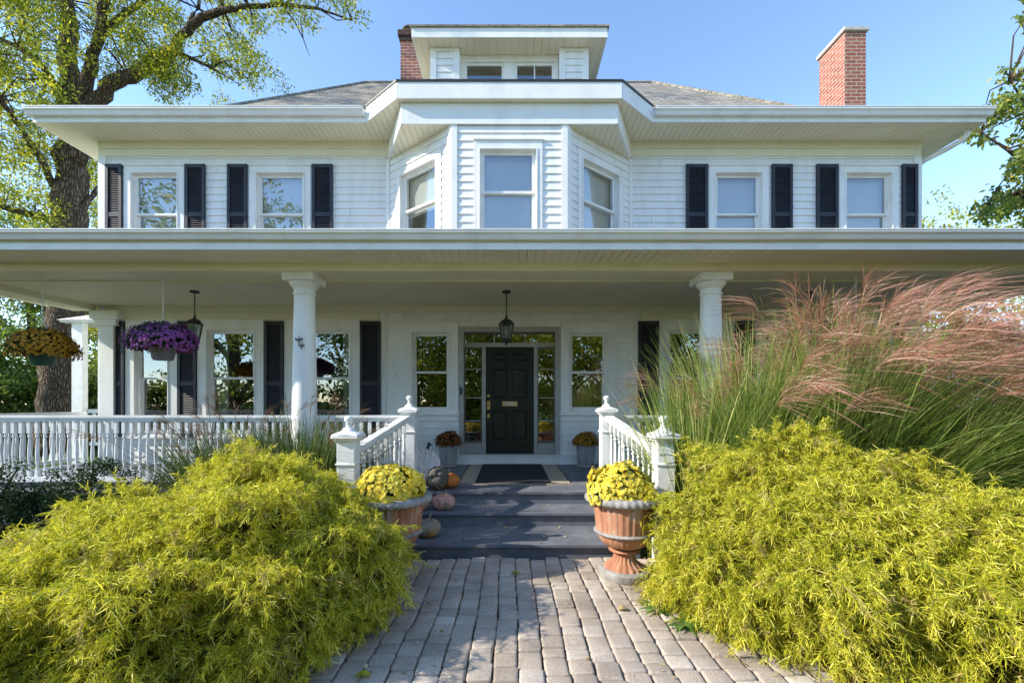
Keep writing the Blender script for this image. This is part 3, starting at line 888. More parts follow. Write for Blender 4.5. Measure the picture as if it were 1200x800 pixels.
railing(((1.40, YC), (2.64, YC))); railing(((2.96, YC), (8.05, YC)))
railing(((-8.2, Y0-.05), (-8.2, YC+.16))); railing(((8.2, YC+.16), (8.2, Y0-.05)))

def newel(x, y, zbase, ztop, w):
    n_ = MB(); h = w/2
    zc = ztop-.255
    n_.cbox(x-h, x+h, y-h, y+h, zbase, zc, .006)
    n_.cbox(x-h-.012, x+h+.012, y-h-.012, y+h+.012, zc-.24, zc-.215, .005)
    no = n_.build('newel_post', M['old_white'], house)
    c = MB()
    k = h+.045
    c.cbox(x-h-.02, x+h+.02, y-h-.02, y+h+.02, zc+.001, zc+.025, .004)
    c.cbox(x-k, x+k, y-k, y+k, zc+.026, zc+.055, .008)
    # scalloped pyramid top
    N_ = 32
    prof = [(k*1.16, .056), (k*1.12, .075), (k*.85, .09), (k*.55, .10), (k*.42, .125), (.030, .14), (.022, .165), (.03, .17)]
    def sq(r, z, a):
        q = max(abs(math.cos(a)), abs(math.sin(a)))
        mix = max(0, min(1, (.115-z)/.06))
        return r*((1-mix) + mix*(.86/q))
    c.lathe(prof, x, y, zc, N_, mod=sq)
    co_ = c.build('post_cap', M['old_white'], no, smooth=True, angle=35)
    fi = MB(); fi.lathe([(.012, .165), (.03, .172), (.02, .182), (.028, .19), (.040, .205), (.044, .222), (.040, .238), (.028, .249), (.008, .254)], x, y, zc, 20)
    fi.build('finial', M['old_white'], no, smooth=True)
    return no
UN = {-1: (-1.345, 5.98), 1: (1.31, 5.98)}
LN = {-1: (-1.63, 4.50), 1: (1.56, 4.50)}
for sgn in (-1, 1):
    newel(*UN[sgn], 0.45, E+.10, .17)
    newel(*LN[sgn], 0.0, E-.13, .178)
    (ax, ay), (bx, by) = UN[sgn], LN[sgn]
    r = MB()
    dx, dy = bx-ax, by-ay; L = math.hypot(dx, dy); tx, ty = dx/L, dy/L; nx, ny = -ty, tx
    def sl_box(mb, u0, u1, za0, za1, zb0, zb1, hw):
        P = []
        for zz in (0, 1):
            for (u, s) in ((u0, -1), (u1, -1), (u1, 1), (u0, 1)):
                z = [(za0 if u == u0 else zb0), (za1 if u == u0 else zb1)][zz]
                P.append((ax+tx*u+nx*hw*s, ay+ty*u+ny*hw*s, z))
        mb.hexa(P)
    u0, u1 = .08, L-.08
    zu, zl = E-.16, E-.47
    sl_box(r, u0, u1, zu-.05, zu, zl-.05, zl, .052); sl_box(r, u0, u1, zu-.085, zu-.0505, zl-.085, zl-.0505, .032)
    ro = r.build('stair_railing', M['old_white'], house)
    r = MB(); sl_box(r, u0, u1, zu-.86, zu-.80, zl-.86, zl-.80, .03); r.build('bottom_rail', M['old_white'], ro)
    for i in range(10):
        t = (i+.7)/10.4; u = u0+(u1-u0)*t; zt_ = zu+(zl-zu)*t
        bo = proto_bal.copy(); C.objects.link(bo); bo.parent = ro
        hh = (rail_z1-.083)-(ZF+.143)
        bo.location = (ax+tx*u, ay+ty*u-Y0, (zt_-.82)-(ZF+.143)); bo.scale = (1, 1, 1)

# --- main roof
RX, RY0, RY1 = 8.55, 7.98, 17.04
ZT = E+5.32
t1, z1_ = 1.83, E+6.455
tr_, zr = 4.53, E+9.02
p = MB()
A = [(-RX, RY0, ZT-.06), (RX, RY0, ZT-.06), (RX, RY1, ZT-.06), (-RX, RY1, ZT-.06)]
B = [(-RX+t1, RY0+t1, z1_), (RX-t1, RY0+t1, z1_), (RX-t1, RY1-t1, z1_), (-RX+t1, RY1-t1, z1_)]
Rr = [(-RX+tr_, RY0+tr_, zr), (RX-tr_, RY0+tr_, zr)]
for i in range(4): p.quad(A[i], A[(i+1)%4], B[(i+1)%4], B[i])
p.quad(B[0], B[1], Rr[1], Rr[0]); p.quad(B[2], B[3], Rr[0], Rr[1]); p.add([B[1], B[2], Rr[1]], [(0, 1, 2)]); p.add([B[3], B[0], Rr[0]], [(0, 1, 2)])
# roof over the bay
bz = E+5.32; e_ = .004
BA, BB, BC, BD = (-2.56, 7.98, bz+e_), (-1.86, 7.36, bz+e_), (1.86, 7.36, bz+e_), (2.56, 7.98, bz+e_)
BE, BF = (-1.86, 8.56, E+5.684), (1.86, 8.56, E+5.684)
p.quad(BB, BC, BF, BE); p.add([BA, BB, BE], [(0, 1, 2)]); p.add([BC, BD, BF], [(0, 1, 2)])
roof = p.build('roof', M['shingle'], house)
p = MB()   # ridge and hip caps
for a, b in ((Rr[0], Rr[1]), (B[0], Rr[0]), (B[1], Rr[1]), (A[0], B[0]), (A[1], B[1])):
    p.tube([(a[0], a[1], a[2]+.0), (b[0], b[1], b[2]+.0)], .05, 6)
p.build('ridge_cap', M['shingle'], roof)
# drip edge / shingle edge over the bay fascia
p = MB()
poly = [(-2.56, 7.98), (-1.86, 7.36), (1.86, 7.36), (2.56, 7.98)]
for (a, b) in zip(poly[:-1], poly[1:]):
    f, L = frame(a[0], a[1], b[0], b[1]); p.fbox(f, -.01, L+.01, bz-.012, bz+.022, -.05, .035)
p.build('shingle_edge', M['blackmetal'], roof)
# soffit
def d0(x):
    x = abs(x); return 7.98 if x > 2.56 else (7.36 if x < 1.86 else 7.36+(x-1.86)/.70*.62)
def d1(x):
    x = abs(x); return Y0 if x > 2.36 else (7.45 if x < 1.82 else 7.45+(x-1.82)/.54*1.15)
p = MB(); strips(p, -RX, RX, d0, d1, ZS)
p.add([(-RX, 7.98, ZS+.013), (-2.56, 7.98, ZS+.013), (-1.86, 7.36, ZS+.013), (1.86, 7.36, ZS+.013), (2.56, 7.98, ZS+.013), (RX, 7.98, ZS+.013), (RX, Y0, ZS+.013), (-RX, Y0, ZS+.013)], [(7, 6, 5, 4, 3, 2, 1, 0)])
y = Y0
while y < RY1-.1:
    for sgn in (-1, 1):
        xa, xb = (XL, -RX) if sgn < 0 else (XR, RX)
        p.quad((xa, y, ZS), (xb, y, ZS), (xb, y+.102, ZS), (xa, y+.102, ZS))
    y += .108
for sgn in (-1, 1):
    xa, xb = (XL, -RX) if sgn < 0 else (XR, RX)
    p.quad((xa, Y0, ZS+.013), (xb, Y0, ZS+.013), (xb, RY1, ZS+.013), (xa, RY1, ZS+.013))
# triangular soffits beneath the bay cornice
zf0 = E+4.685
def bw(x): return 7.5+(abs(x)-.967)/1.393*1.1
for s0, s1 in ((-2.36, -.93), (.93, 2.36)):
    strips(p, s0, s1, d1, lambda x: bw(x) if abs(x) >= .967 else 7.5, zf0)
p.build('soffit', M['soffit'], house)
p = MB()
p.add([(-2.36, Y0, zf0+.013), (-1.82, 7.45, zf0+.013), (1.82, 7.45, zf0+.013), (2.36, Y0, zf0+.013)], [(0, 1, 2, 3)])
poly = [(-2.36, Y0), (-1.82, 7.45), (1.82, 7.45), (2.36, Y0)]
for (a, b) in zip(poly[:-1], poly[1:]):
    f, L = frame(a[0], a[1], b[0], b[1]); p.fbox(f, 0, L, zf0-.002, ZS-.003, -.03, .0)
p.build('bay_cornice', M['white'], house)
# fascia
p = MB()
poly = [(-RX, RY1), (-RX, RY0), (-2.56, 7.98), (-1.86, 7.36), (1.86, 7.36), (2.56, 7.98), (RX, RY0), (RX, RY1)]
for (a, b) in zip(poly[:-1], poly[1:]):
    f, L = frame(a[0], a[1], b[0], b[1]); zz = ZT-.014 if abs(a[0]) < 3 and abs(b[0]) < 3 else ZT-.075
    p.fbox(f, 0, L, ZS-.004, zz, -.004, .02)
p.build('fascia', M['white'], house)
p = MB(); gutter(p, -RX-.06, -2.60, RY0-.021, ZT-.07, h=.125, wd=.12); p.build('gutter', M['white'], house); p = MB(); gutter(p, 2.60, RX+.06, RY0-.021, ZT-.072, h=.125, wd=.12)
p.build('gutter', M['white'], house)
p = MB(); dc = [(8.45, 8.2, ZS+.05), (8.45, 8.2, ZS-.10), (8.40, 8.22, ZS-.17), (8.28, 8.4, ZS-.24), (8.12, 8.66, ZS-.30), (8.04, 8.76, ZS-.38), (8.03, 8.78, ZS-.6), (8.03, 8.78, E+2.6)]
p.tube(dc, .045, 10); p.build('downspout', M['white'], house, smooth=True, angle=50)

# --- bay
p = MB(); bh = []
fb, Lb = frame(-.967, 7.5, .967, 7.5)
fl, Ll = frame(-2.36, Y0, -.967, 7.5)
fr2, Lr = frame(.967, 7.5, 2.36, Y0)
bzb, bzt, bbar = E+2.86, E+4.27, E+3.58
_, hc = window(fb, .945, .95, bzb, bzt, bbar, cas=.10, head=.15, blind=bzb+.03)
_, hl = window(fl, .91, .98, bzb, bzt-.02, bbar, cas=.12, head=.14, blind=bbar-.05)
_, hr = window(fr2, Lr-.91, .98, bzb, bzt-.02, bbar, cas=.12, head=.14, blind=bzb+.03)
for f, L, h in ((fb, Lb, hc), (fl, Ll, hl), (fr2, Lr, hr)):
    siding(p, f, .05, L-.05, E+2.5, zf0, [h])
p.build('bay_wall', M['siding'], house)
for f, L in ((fb, Lb), (fl, Ll), (fr2, Lr)):
    for ua, ub, oo in ((-.01, .085, .032), (L-.085, L+.01, .031)):
        p = MB(); p.fbox(f, ua, ub, E+2.5, zf0, -.02, oo); p.build('bay_corner_board', M['white'], house)

# --- dormer
dy0 = 9.0; dzb, dzs, dzt = E+5.6, E+7.18, E+7.40
fd = lambda u, z, o=0: (u, dy0-o, z)
for a, b in ((-1.58, -1.03), (1.03, 1.58)):
    p = MB(); siding(p, fd, a+.09, b-.09, dzb, dzs, [])
    xo = a if a < 0 else b
    s_ = -1 if a < 0 else 1
    xi = b if a < 0 else a
    p.box(a, b, dy0+.004, dy0+.25, dzb, dzs)
    if s_ < 0: fs1, Ls1 = frame(-1.58, 11.6, -1.58, dy0); siding(p, fs1, 0, Ls1-.08, dzb, dzs, [])
    else: fs1, Ls1 = frame(1.58, dy0, 1.58, 11.6); siding(p, fs1, .08, Ls1, dzb, dzs, [])
    p.build('dormer_wall', M['siding'], house)
p = MB()
for a, b in ((-1.58, -1.03), (1.03, 1.58)):
    p.box(a-.02, a+.10, dy0-.032, dy0+.10, dzb, dzs-.002); p.box(b-.10, b+.02, dy0-.032, dy0+.22, dzb, dzs-.002)
    p.box(a+.10, b-.10, dy0-.03, dy0, dzs-.07, dzs-.003)
p.box(-1.01, 1.01, dy0+.16, dy0+.26, dzs-.14, dzs-.003); p.box(-.11, .11, dy0+.18, dy0+.26, dzb, dzs-.141); p.box(-1.01, -.93, dy0+.18, dy0+.26, dzb, dzs-.141); p.box(.93, 1.01, dy0+.18, dy0+.26, dzb, dzs-.141)
p.build('dormer_trim', M['white'], house)
for a, b, mun in ((-.93, -.11, False), (.11, .93, True)):
    mb = MB()
    z0, z1 = E+5.95, dzs-.142
    mb.box(a, a+.05, dy0+.2, dy0+.25, z0, z1); mb.box(b-.05, b, dy0+.2, dy0+.25, z0, z1); mb.box(a+.05, b-.05, dy0+.2, dy0+.25, z1-.05, z1)
    if mun: mb.box((a+b)/2-.012, (a+b)/2+.012, dy0+.21, dy0+.25, z0, z1-.05)
    wn = mb.build('window', M['white'], house)
    mb = MB(); mb.quad((a+.05, dy0+.23, z0), (b-.05, dy0+.23, z0), (b-.05, dy0+.23, z1-.05), (a+.05, dy0+.23, z1-.05)); mb.build('pane', M['glass'], wn)
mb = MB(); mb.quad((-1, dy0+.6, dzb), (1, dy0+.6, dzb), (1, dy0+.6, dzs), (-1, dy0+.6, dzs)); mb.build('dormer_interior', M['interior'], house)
p = MB(); strips(p, -1.9, 1.9, lambda x: 8.74, lambda x: (dy0+.25 if abs(x) < 1.03 else dy0+.02) if abs(x) < 1.56 else 11.4, dzs, pitch=.15)
p.quad((-1.9, 8.74, dzs+.013), (-1.9, 11.4, dzs+.013), (1.9, 11.4, dzs+.013), (1.9, 8.74, dzs+.013))
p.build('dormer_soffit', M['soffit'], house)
p = MB(); p.box(-1.9, 1.9, 8.715, 8.739, dzs-.004, dzt-.035); p.box(-1.925, -1.901, 8.715, 11.4, dzs-.004, dzt-.035); p.box(1.901, 1.925, 8.715, 11.4, dzs-.004, dzt-.035)
p.build('dormer_fascia', M['white'], house)
p = MB(); p.box(-1.96, 1.96, 8.68, 11.4, dzt-.034, dzt); p.build('dormer_roof', M['shingle'], house)

# --- chimneys
def chimney(x0, x1, y0, y1, zt_, stonecap, pot=None, label=None):
    c = MB(); c.box(x0, x1, y0, y1, E+5.6, zt_)
    co_ = c.build('chimney', M['brick'], house)
    if label: co_['label'] = label
    k = MB()
    if stonecap: k.cbox(x0-.045, x1+.045, y0-.045, y1+.045, zt_+.001, zt_+.085, .012)
    else:
        k.cbox(x0-.06, x1+.06, y0-.06, y1+.06, zt_+.001, zt_+.15, .01); k.cbox(x0-.03, x1+.03, y0-.03, y1+.03, zt_-.09, zt_-.002, .005)
    k.build('chimney_cap', M['concrete'] if stonecap else M['sootbrick'], co_)
    if pot:
        q = MB(); q.lathe([(.20, 0), (.20, .05), (.17, .08), (.17, .24), (.19, .26), (.19, .30), (.15, .30), (.15, .1)], (x0+x1)/2-.22, (y0+y1)/2, zt_+.15, 16, cap=False)
        q.build('chimney_pot', surface('sooty_clay', (.05,.035,.03), (.12,.08,.06), 9, .9, .2, .3, 40), co_, smooth=True, angle=40)
chimney(6.80, 7.23, 9.0, 9.74, E+7.52, True, label='tall brick chimney at the right end of the roof')
chimney(-2.70, -1.95, 11.0, 11.7, E+9.06, False, True, label='dark brick chimney behind the dormer')

# --- small side porch left of the house
p = MB(); p.box(-11.45, -7.97, 11.3, 14.5, E+2.06, E+2.10); p.hexa([(-11.5, 11.25, E+2.11), (-7.97, 11.25, E+2.11), (-7.97, 14.55, E+2.11), (-11.5, 14.55, E+2.11), (-11.4, 11.35, E+2.16), (-7.97, 11.35, E+2.6), (-7.97, 14.4, E+2.6), (-11.4, 14.4, E+2.16)])
p.build('side_porch_roof', M['white'], house)
p = MB(); p.box(-11.25, -10.98, 11.4, 11.56, 0, E+2.058); p.build('side_porch_post', M['old_white'], house)
p = MB(); p.box(-10.92, -7.97, 11.5, 11.62, E-.26, E-.16); p.box(-10.92, -7.97, 11.52, 11.6, E-1.1, E-1.02)
for i in range(18): p.box(-10.85+.16*i, -10.80+.16*i, 11.54, 11.59, E-1.02, E-.26)
p.build('side_porch_railing', M['old_white'], house)

# ------------------------------------------------------------------ lanterns
def lantern(x, y, zc, label):
    t = thing('porch_lantern', label, 'lantern', (x, y, zc), 'lanterns hanging from the porch ceiling')
    m = MB(); m.lathe([(.07, -.03), (.072, -.012), (.05, 0)][::-1] and [(.03, -.035), (.07, -.028), (.073, -.004), (.073, 0)], x, y, zc, 20); m.build('canopy', M['blackmetal'], t, smooth=True, angle=40)
    m = MB(); m.tube([(x, y, zc-.03), (x, y, zc-.40)], .008, 8); m.lathe([(.012, -.44), (.022, -.42), (.012, -.40)], x, y, zc, 10); m.build('rod', M['blackmetal'], t, smooth=True)
    m = MB(); m.lathe([(.14, -.565), (.135, -.55), (.115, -.53), (.10, -.50), (.065, -.475), (.035, -.465), (.03, -.45), (.012, -.44)], x, y, zc, 6); m.build('lantern_roof', M['blackmetal'], t)
    m = MB()
    for k in range(6):
        a = 2*PI*k/6
        m.tube([(x+.118*math.cos(a), y+.118*math.sin(a), zc-.565), (x+.075*math.cos(a), y+.075*math.sin(a), zc-.80)], .007, 6)
    m.lathe([(.02, -.90), (.012, -.885), (.03, -.86), (.06, -.835), (.082, -.81), (.085, -.795), (.07, -.79)], x, y, zc, 6)
    m.build('lantern_frame', M['blackmetal'], t)
    m = MB(); m.lathe([(.072, -.795), (.113, -.566)], x, y, zc, 6, cap=False); m.build('lantern_glass', M['glass'], t)
    m = MB(); m.lathe([(.014, -.79), (.014, -.72), (.024, -.70), (.026, -.67), (.012, -.63), (.002, -.62)], x, y, zc, 10); m.build('bulb', M['curtain'], t, smooth=True)
    return t
l0 = lantern(-.05, 7.43, E+1.869, 'black lantern hanging in front of the front door')
dup(l0, (-5.27, 7.43, E+1.869), 'black lantern hanging beside the purple flower basket')
dup(l0, (5.04, 7.43, E+1.869), 'black lantern half hidden by red grass plumes')

# ------------------------------------------------------------------ flowers
def mum_heads(cx, cy, z, R, H, n, head, rng, up=0.0, lo=-.15, layers=((1.0, 9, .12), (.62, 7, .5))):
    """chrysanthemum heads over a dome; returns V,Q of petals"""
    i = np.arange(n)+.5
    zz = 1-(1-lo)*i/n; th = i*2.399963+.3*rng.normal(size=n)
    rr = np.sqrt(np.maximum(0, 1-zz**2))
    nrm = np.stack([rr*np.cos(th), rr*np.sin(th), zz], 1)
    d6 = unit(rng.normal(size=(14, 3))); lump = 1 + .05*rng.normal(size=n) + (.16*np.exp(-((nrm[:, None, :]-d6[None])**2).sum(-1)/.12)).sum(1) - .12
    c = np.array([cx, cy, z]) + nrm*np.array([R, R, H])*lump[:, None]
    nn = unit(nrm*np.array([1/R, 1/R, 1/H]) + .35*rng.normal(size=(n, 3))/max(R, H)*.6)
    a = unit(np.cross(nn, rng.normal(size=(n, 3)))); b = np.cross(nn, a)
    hs = head*(.75+.5*rng.random(n))
    parts = []
    for (sc_, k, lift) in layers:
        for j in range(k):
            t = 2*PI*(j/k) + sc_*2
            d_ = a*math.cos(t) + b*math.sin(t); sd = -a*math.sin(t) + b*math.cos(t)
            L = (hs*sc_)[:, None]; W = L*math.pi/k*.9
            base = c + nn*(hs*.12)[:, None]
            tip = base + d_*L + nn*L*lift
            mid = base + d_*L*.6 + nn*L*(lift*.6+.14)
            V = np.stack([base, mid+sd*W, tip, mid-sd*W], 1).reshape(-1, 3)
            parts.append((V, np.arange(n*4).reshape(-1, 4)))
    return join(parts)

def mum(parent, cx, cy, z, R, H, n, head, mat, seed, leafR=.93, leafn=1400, lo=-.12, leafL=.045):
    rng = np.random.default_rng(seed)
    o = MB(); 
    prof = [(R*.80*math.cos(a), H*.80*math.sin(a)) for a in np.linspace(-.25, PI/2-.02, 9)]
    o.lathe(prof, cx, cy, z, 20); o.build('foliage_core', M['core'], parent, smooth=True)
    u = unit(rng.normal(size=(leafn, 3))); u[:, 2] = np.abs(u[:, 2])*1.1-.25
    u = unit(u); p_ = np.array([cx, cy, z]) + u*np.array([R, R, H])*(leafR+.02-.20*rng.random((leafn, 1)))
    V, Q = leaves(p_, .02, 1, leafL, leafL*.55, rng, 0, 1, 0)
    np_build('foliage', V, Q, M['mum_leaf'], parent)
    V, Q = mum_heads(cx, cy, z, R, H, n, head, rng, lo=lo)
    fl_ = np_build('flowers', V, Q, mat, parent)
    return fl_

# big fluted urns
def urn(cx, cy, label, seed):
    t = thing('planter_urn', label, 'urn', (cx, cy, .05), 'terracotta urns at the foot of the steps')
    z0 = .05
    fl = lambda k, d_: (lambda r, z, a: r*(1+d_*abs(math.cos(k*a/2))-d_*.5))
    m = MB(); m.lathe([(.225, 0), (.235, .02), (.235, .07), (.215, .085), (.20, .09)], cx, cy, z0, 40)
    m.build('plinth', M['stone'], t, smooth=True, angle=35)
    m = MB(); m.lathe([(.185, .09), (.165, .115), (.125, .14), (.10, .17), (.092, .21), (.09, .235)], cx, cy, z0, 72, mod=fl(18, .10))
    m.lathe([(.10, .235), (.135, .24), (.145, .252), (.135, .265), (.10, .27), (.10, .275), (.12, .285), (.10, .295)], cx, cy, z0, 40)
    m.build('pedestal', M['terra'], t, smooth=True, angle=50)
    m = MB(); m.lathe([(.10, .28), (.155, .292), (.20, .32), (.228, .36), (.243, .40), (.245, .415)], cx, cy, z0, 96, mod=fl(30, .045))
    m.lathe([(.252, .44), (.257, .50), (.265, .58), (.275, .65), (.285, .70)], cx, cy, z0, 96, mod=fl(30, .06))
    m.build('bowl', M['terra'], t, smooth=True, angle=60)
    m = MB(); m.lathe([(.24, .412), (.272, .415), (.28, .428), (.272, .442), (.24, .445)], cx, cy, z0, 96, mod=fl(40, .03))
    m.build('band', M['stone'], t, smooth=True, angle=60)
    m = MB(); m.lathe([(.29, .690), (.325, .695), (.355, .712), (.362, .735), (.352, .758), (.325, .772), (.29, .775), (.27, .76), (.27, .70)], cx, cy, z0, 120, cap=False, mod=lambda r, z, a: r*(1+(.05*abs(math.sin(17*a))-.03)*(1 if r > .3 else 0)))
    m.build('rim', M['stone'], t, smooth=True, angle=60)
    m = MB(); m.lathe([(.275, .73), (.01, .745)], cx, cy, z0, 24, cap=False); m.build('soil', M['soil'], t)
    return t
urn(1.075, 4.16, 'fluted terracotta urn right of the steps, standing clear of the shrub', 1)
urn(-1.09, 4.14, 'fluted terracotta urn left of the steps, half hidden by the yellow shrub', 2)
for (x, y, sd, lab) in ((1.06, 4.16, 31, 'dome of yellow mums in the right hand terracotta urn'), (-1.10, 4.14, 32, 'dome of yellow mums in the left hand terracotta urn')):
    t = thing('mum_plant', lab, 'flowers', (x, y, .78), 'yellow mums in urns')
    mum(t, x, y, .80, .315, .30, 1000, .0255, M['mum_yellow'], sd, lo=-.10)

# grey bucket planters by the door
def bucket(x, y, label):
    t = thing('bucket_planter', label, 'planter', (x, y, ZF), 'grey buckets of mums beside the door')
    m = MB(); m.lathe([(.14, .03), (.145, .05), (.185, .37), (.20, .38), (.205, .395), (.19, .41), (.175, .40), (.165, .35), (.02, .34)], x, y, ZF, 32, mod=lambda r, z, a: r); m.build('bucket', M['galv'], t, smooth=True, angle=40)
    m = MB(); m.lathe([(.15, 0), (.175, .006), (.18, .028), (.165, .03), (.15, .02)], x, y, ZF, 28); m.build('saucer', M['concrete'], t, smooth=True, angle=40)
    return t
bucket(-1.14, 8.26, 'grey zinc bucket left of the front door'); bucket(1.42, 8.26, 'grey zinc bucket right of the front door')
t = thing('mum_plant', 'rust red mums in the bucket left of the door', 'flowers', (-1.14, 8.26, ZF+.4)); mum(t, -1.14, 8.26, ZF+.42, .245, .235, 420, .021, M['mum_rust'], 41, leafn=900, leafL=.03)
t = thing('mum_plant', 'amber mums in the bucket right of the door', 'flowers', (1.42, 8.26, ZF+.4)); mum(t, 1.42, 8.26, ZF+.42, .235, .22, 400, .021, M['mum_amber'], 42, leafn=900, leafL=.03)

# hanging baskets
def chain_links(mb, x, y, z0, z1):
    n = max(2, int((z1-z0)/.035)); 
    for i in range(n):
        zc = z0+(z1-z0)*(i+.5)/n; h = (z1-z0)/n*.66
        pts = []
        for k in range(9):
            a = 2*PI*k/8
            dx = .011*math.cos(a); dz = h*math.sin(a)
            pts.append((x+(dx if i % 2 else 0), y+(0 if i % 2 else dx), zc+dz))
        mb.tube(pts, .0035, 5, cap=False)
def basket(px, pyc, potmat, mat, label, flab, seed, R=.36, H=.30, d=6.17):
    x, y, z = at(px, pyc, d)
    t = thing('hanging_basket', label, 'basket', (x, y, z), 'baskets hanging along the porch beam')
    zb_ = z-.19
    m = MB(); m.lathe([(.10, -.24), (.11, -.25), (.125, -.23), (.165, -.04), (.175, -.03), (.175, -.01), (.15, 0)], x, y, zb_+.06, 24); m.build('pot', potmat, t, smooth=True, angle=40)
    m = MB(); chain_links(m, x, y, z+.22, E+1.768)
    for k in range(3):
        a = 2*PI*k/3+.5; m.tube([(x, y, z+.23), (x+.165*math.cos(a), y+.165*math.sin(a), zb_+.05)], .003, 5)
    m.build('chain', M['chain'], t)
    f = thing('hanging_mum', flab, 'flowers', (x, y, zb_+.03))
    mum(f, x, y, zb_+.04, R, H, 1300, .0205, mat, seed, leafn=2200, lo=-.35)
pot_green = surface('green_plastic', (.02,.07,.05), (.03,.09,.065), 4, .4, .4, 0)
pot_grey = surface('grey_plastic', (.16,.15,.17), (.22,.21,.23), 4, .45, .4, 0)
basket(50, 396, pot_green, M['mum_bronze'], 'dark green pot hanging on a chain beside the tree trunk', 'orange gold mums spilling over the dark green hanging pot', 51)
basket(191, 390, pot_grey, M['mum_purple'], 'grey pot on a white chain left of the left lantern', 'purple mums in the grey hanging pot', 52, R=.40, H=.31)
basket(1003, 392, pot_grey, M['mum_yellow'], 'hanging pot with yellow mums behind the tall grass plumes', 'yellow mums glimpsed behind the tall red grass plumes', 53)
basket(1143, 388, pot_grey, M['mum_bronze'], 'rightmost hanging pot, nearly hidden by the grass', 'bronze mums in the rightmost hanging pot', 54)

# ------------------------------------------------------------------ pumpkins and porch things
def pumpkin(x, y, z, R, H, mat, label, ribs=10, tilt=(0, 0), seed=0, deep=.10, stem_dir=(0, 0, 1)):
    rng = random.Random(seed)
    m = MB(); nu, nv = 60, 18
    prof = []
    rot = Matrix.Rotation(tilt[0], 3, 'X') @ Matrix.Rotation(tilt[1], 3, 'Y')
    vs_ = []; fs_ = []
    for i in range(nv+1):
        ph = -PI/2 + PI*i/nv
        for k in range(nu):
            a = 2*PI*k/nu
            rib = 1 - deep*(1-abs(math.sin(a*ribs/2)))**1.5*math.cos(ph)**.3 if math.cos(ph) > .01 else 1
            wob = 1+.03*math.sin(a*2+seed)+.02*math.sin(a*3+2*seed)
            r = R*max(math.cos(ph), .0)**.75*rib*wob
            zz = H/2*math.sin(ph)
            dim = 1-.32*math.exp(-(r/R/.30)**2) if abs(ph) > .5 else 1
            vs_.append(rot @ Vector((r*math.cos(a), r*math.sin(a), zz*dim)))
    for i in range(nv):
        for k in range(nu): fs_.append((i*nu+k, i*nu+(k+1)%nu, (i+1)*nu+(k+1)%nu, (i+1)*nu+k))
    zmin = min(v.z for v in vs_)
    base = Vector((x, y, z-zmin))
    t = thing('pumpkin', label, 'pumpkin', (x, y, z), 'pumpkins on the steps')
    m.add([v+base for v in vs_], fs_); m.build('rind', mat, t, smooth=True)
    s_ = MB(); h0 = H/2*.66
    pts = [rot @ Vector(q) + base for q in ((0, 0, h0-.01), (0, .0, h0+.03), (.012, .004, h0+.06), (.035, .01, h0+.085))]
    s_.tube(pts, [R*.16, R*.10, R*.085, R*.10], 8); s_.build('stem', M['stem'], t, smooth=True, angle=50)
    return t
def on(px, d): return (px-597)*d/F
pumpkin(on(525, 6.2), 6.2, ZF, .165, .20, M['p_orange'], 'bright orange pumpkin on the porch in front of the white wooden pumpkin', 12, seed=3)
pumpkin(on(513, 5.98)-.01, 5.98, ZF, .165, .23, M['p_green'], 'dark grey green ribbed pumpkin tipped on its side at the porch edge', 16, tilt=(1.0, -.25), seed=5, deep=.20)
pumpkin(on(520, 5.60), 5.60, .333, .145, .20, M['p_pink'], 'mottled pink pumpkin on the upper step', 9, seed=8)
pumpkin(on(492, 5.58), 5.58, .333, .13, .20, M['p_tan'], 'smooth tan pumpkin on the upper step beside the urn flowers', 9, seed=9, deep=.06)
pumpkin(on(502, 5.02), 5.02, .167, .145, .20, M['p_warty'], 'grey and orange pumpkin on the lowest step', 8, seed=12)
# white wooden slat pumpkin
t = thing('wooden_pumpkin', 'white distressed wooden slat pumpkin leaning behind the newel post', 'decoration', (-1.30, 6.33, ZF))
ns = 8; Wd, Hh = .62, .54
for i in range(ns):
    m = MB()
    u0 = -Wd/2+Wd*i/ns+.002; u1 = u0+Wd/ns-.005; uc = (u0+u1)/2
    def hh(u): return (1-abs(u/(Wd/2*1.02))**2.6)**.5
    a0, a1 = hh(u0), hh(u1)
    zc = ZF+.285
    X = -1.30; y = 6.33
    lo0, lo1 = max(zc-.28*a0, ZF+.003), max(zc-.28*a1, ZF+.003)
    y_ = lambda z: y+.10*(z-ZF)
    P = [(X+u0, y_(lo0), lo0), (X+u1, y_(lo1), lo1), (X+u1, y_(lo1)+.018, lo1), (X+u0, y_(lo0)+.018, lo0)]
    h0, h1 = zc+.24*a0, zc+.24*a1
    P += [(X+u0, y_(h0), h0), (X+u1, y_(h1), h1), (X+u1, y_(h1)+.018, h1), (X+u0, y_(h0)+.018, h0)]
    m.hexa(P); m.build('slat', M['distressed'] if 'distressed' in M else M.setdefault('distressed', surface('distressed_white_wood', (.66,.67,.66), (.78,.79,.78), 8, .8, .2, .3, 60, stretch=(6,6,.8), spots=(9,.56,(.16,.15,.15)))), t)
m = MB(); m.tube([(-1.18, 6.375, ZF+.515), (-1.165, 6.38, ZF+.56), (-1.14, 6.38, ZF+.59)], [.03, .026, .035], 10); m.build('stem', M['blackmetal'], t, smooth=True)
m = MB(); m.box(-1.55, -1.05, 6.40, 6.415, ZF+.36, ZF+.40); m.build('batten', M['stem'], t)
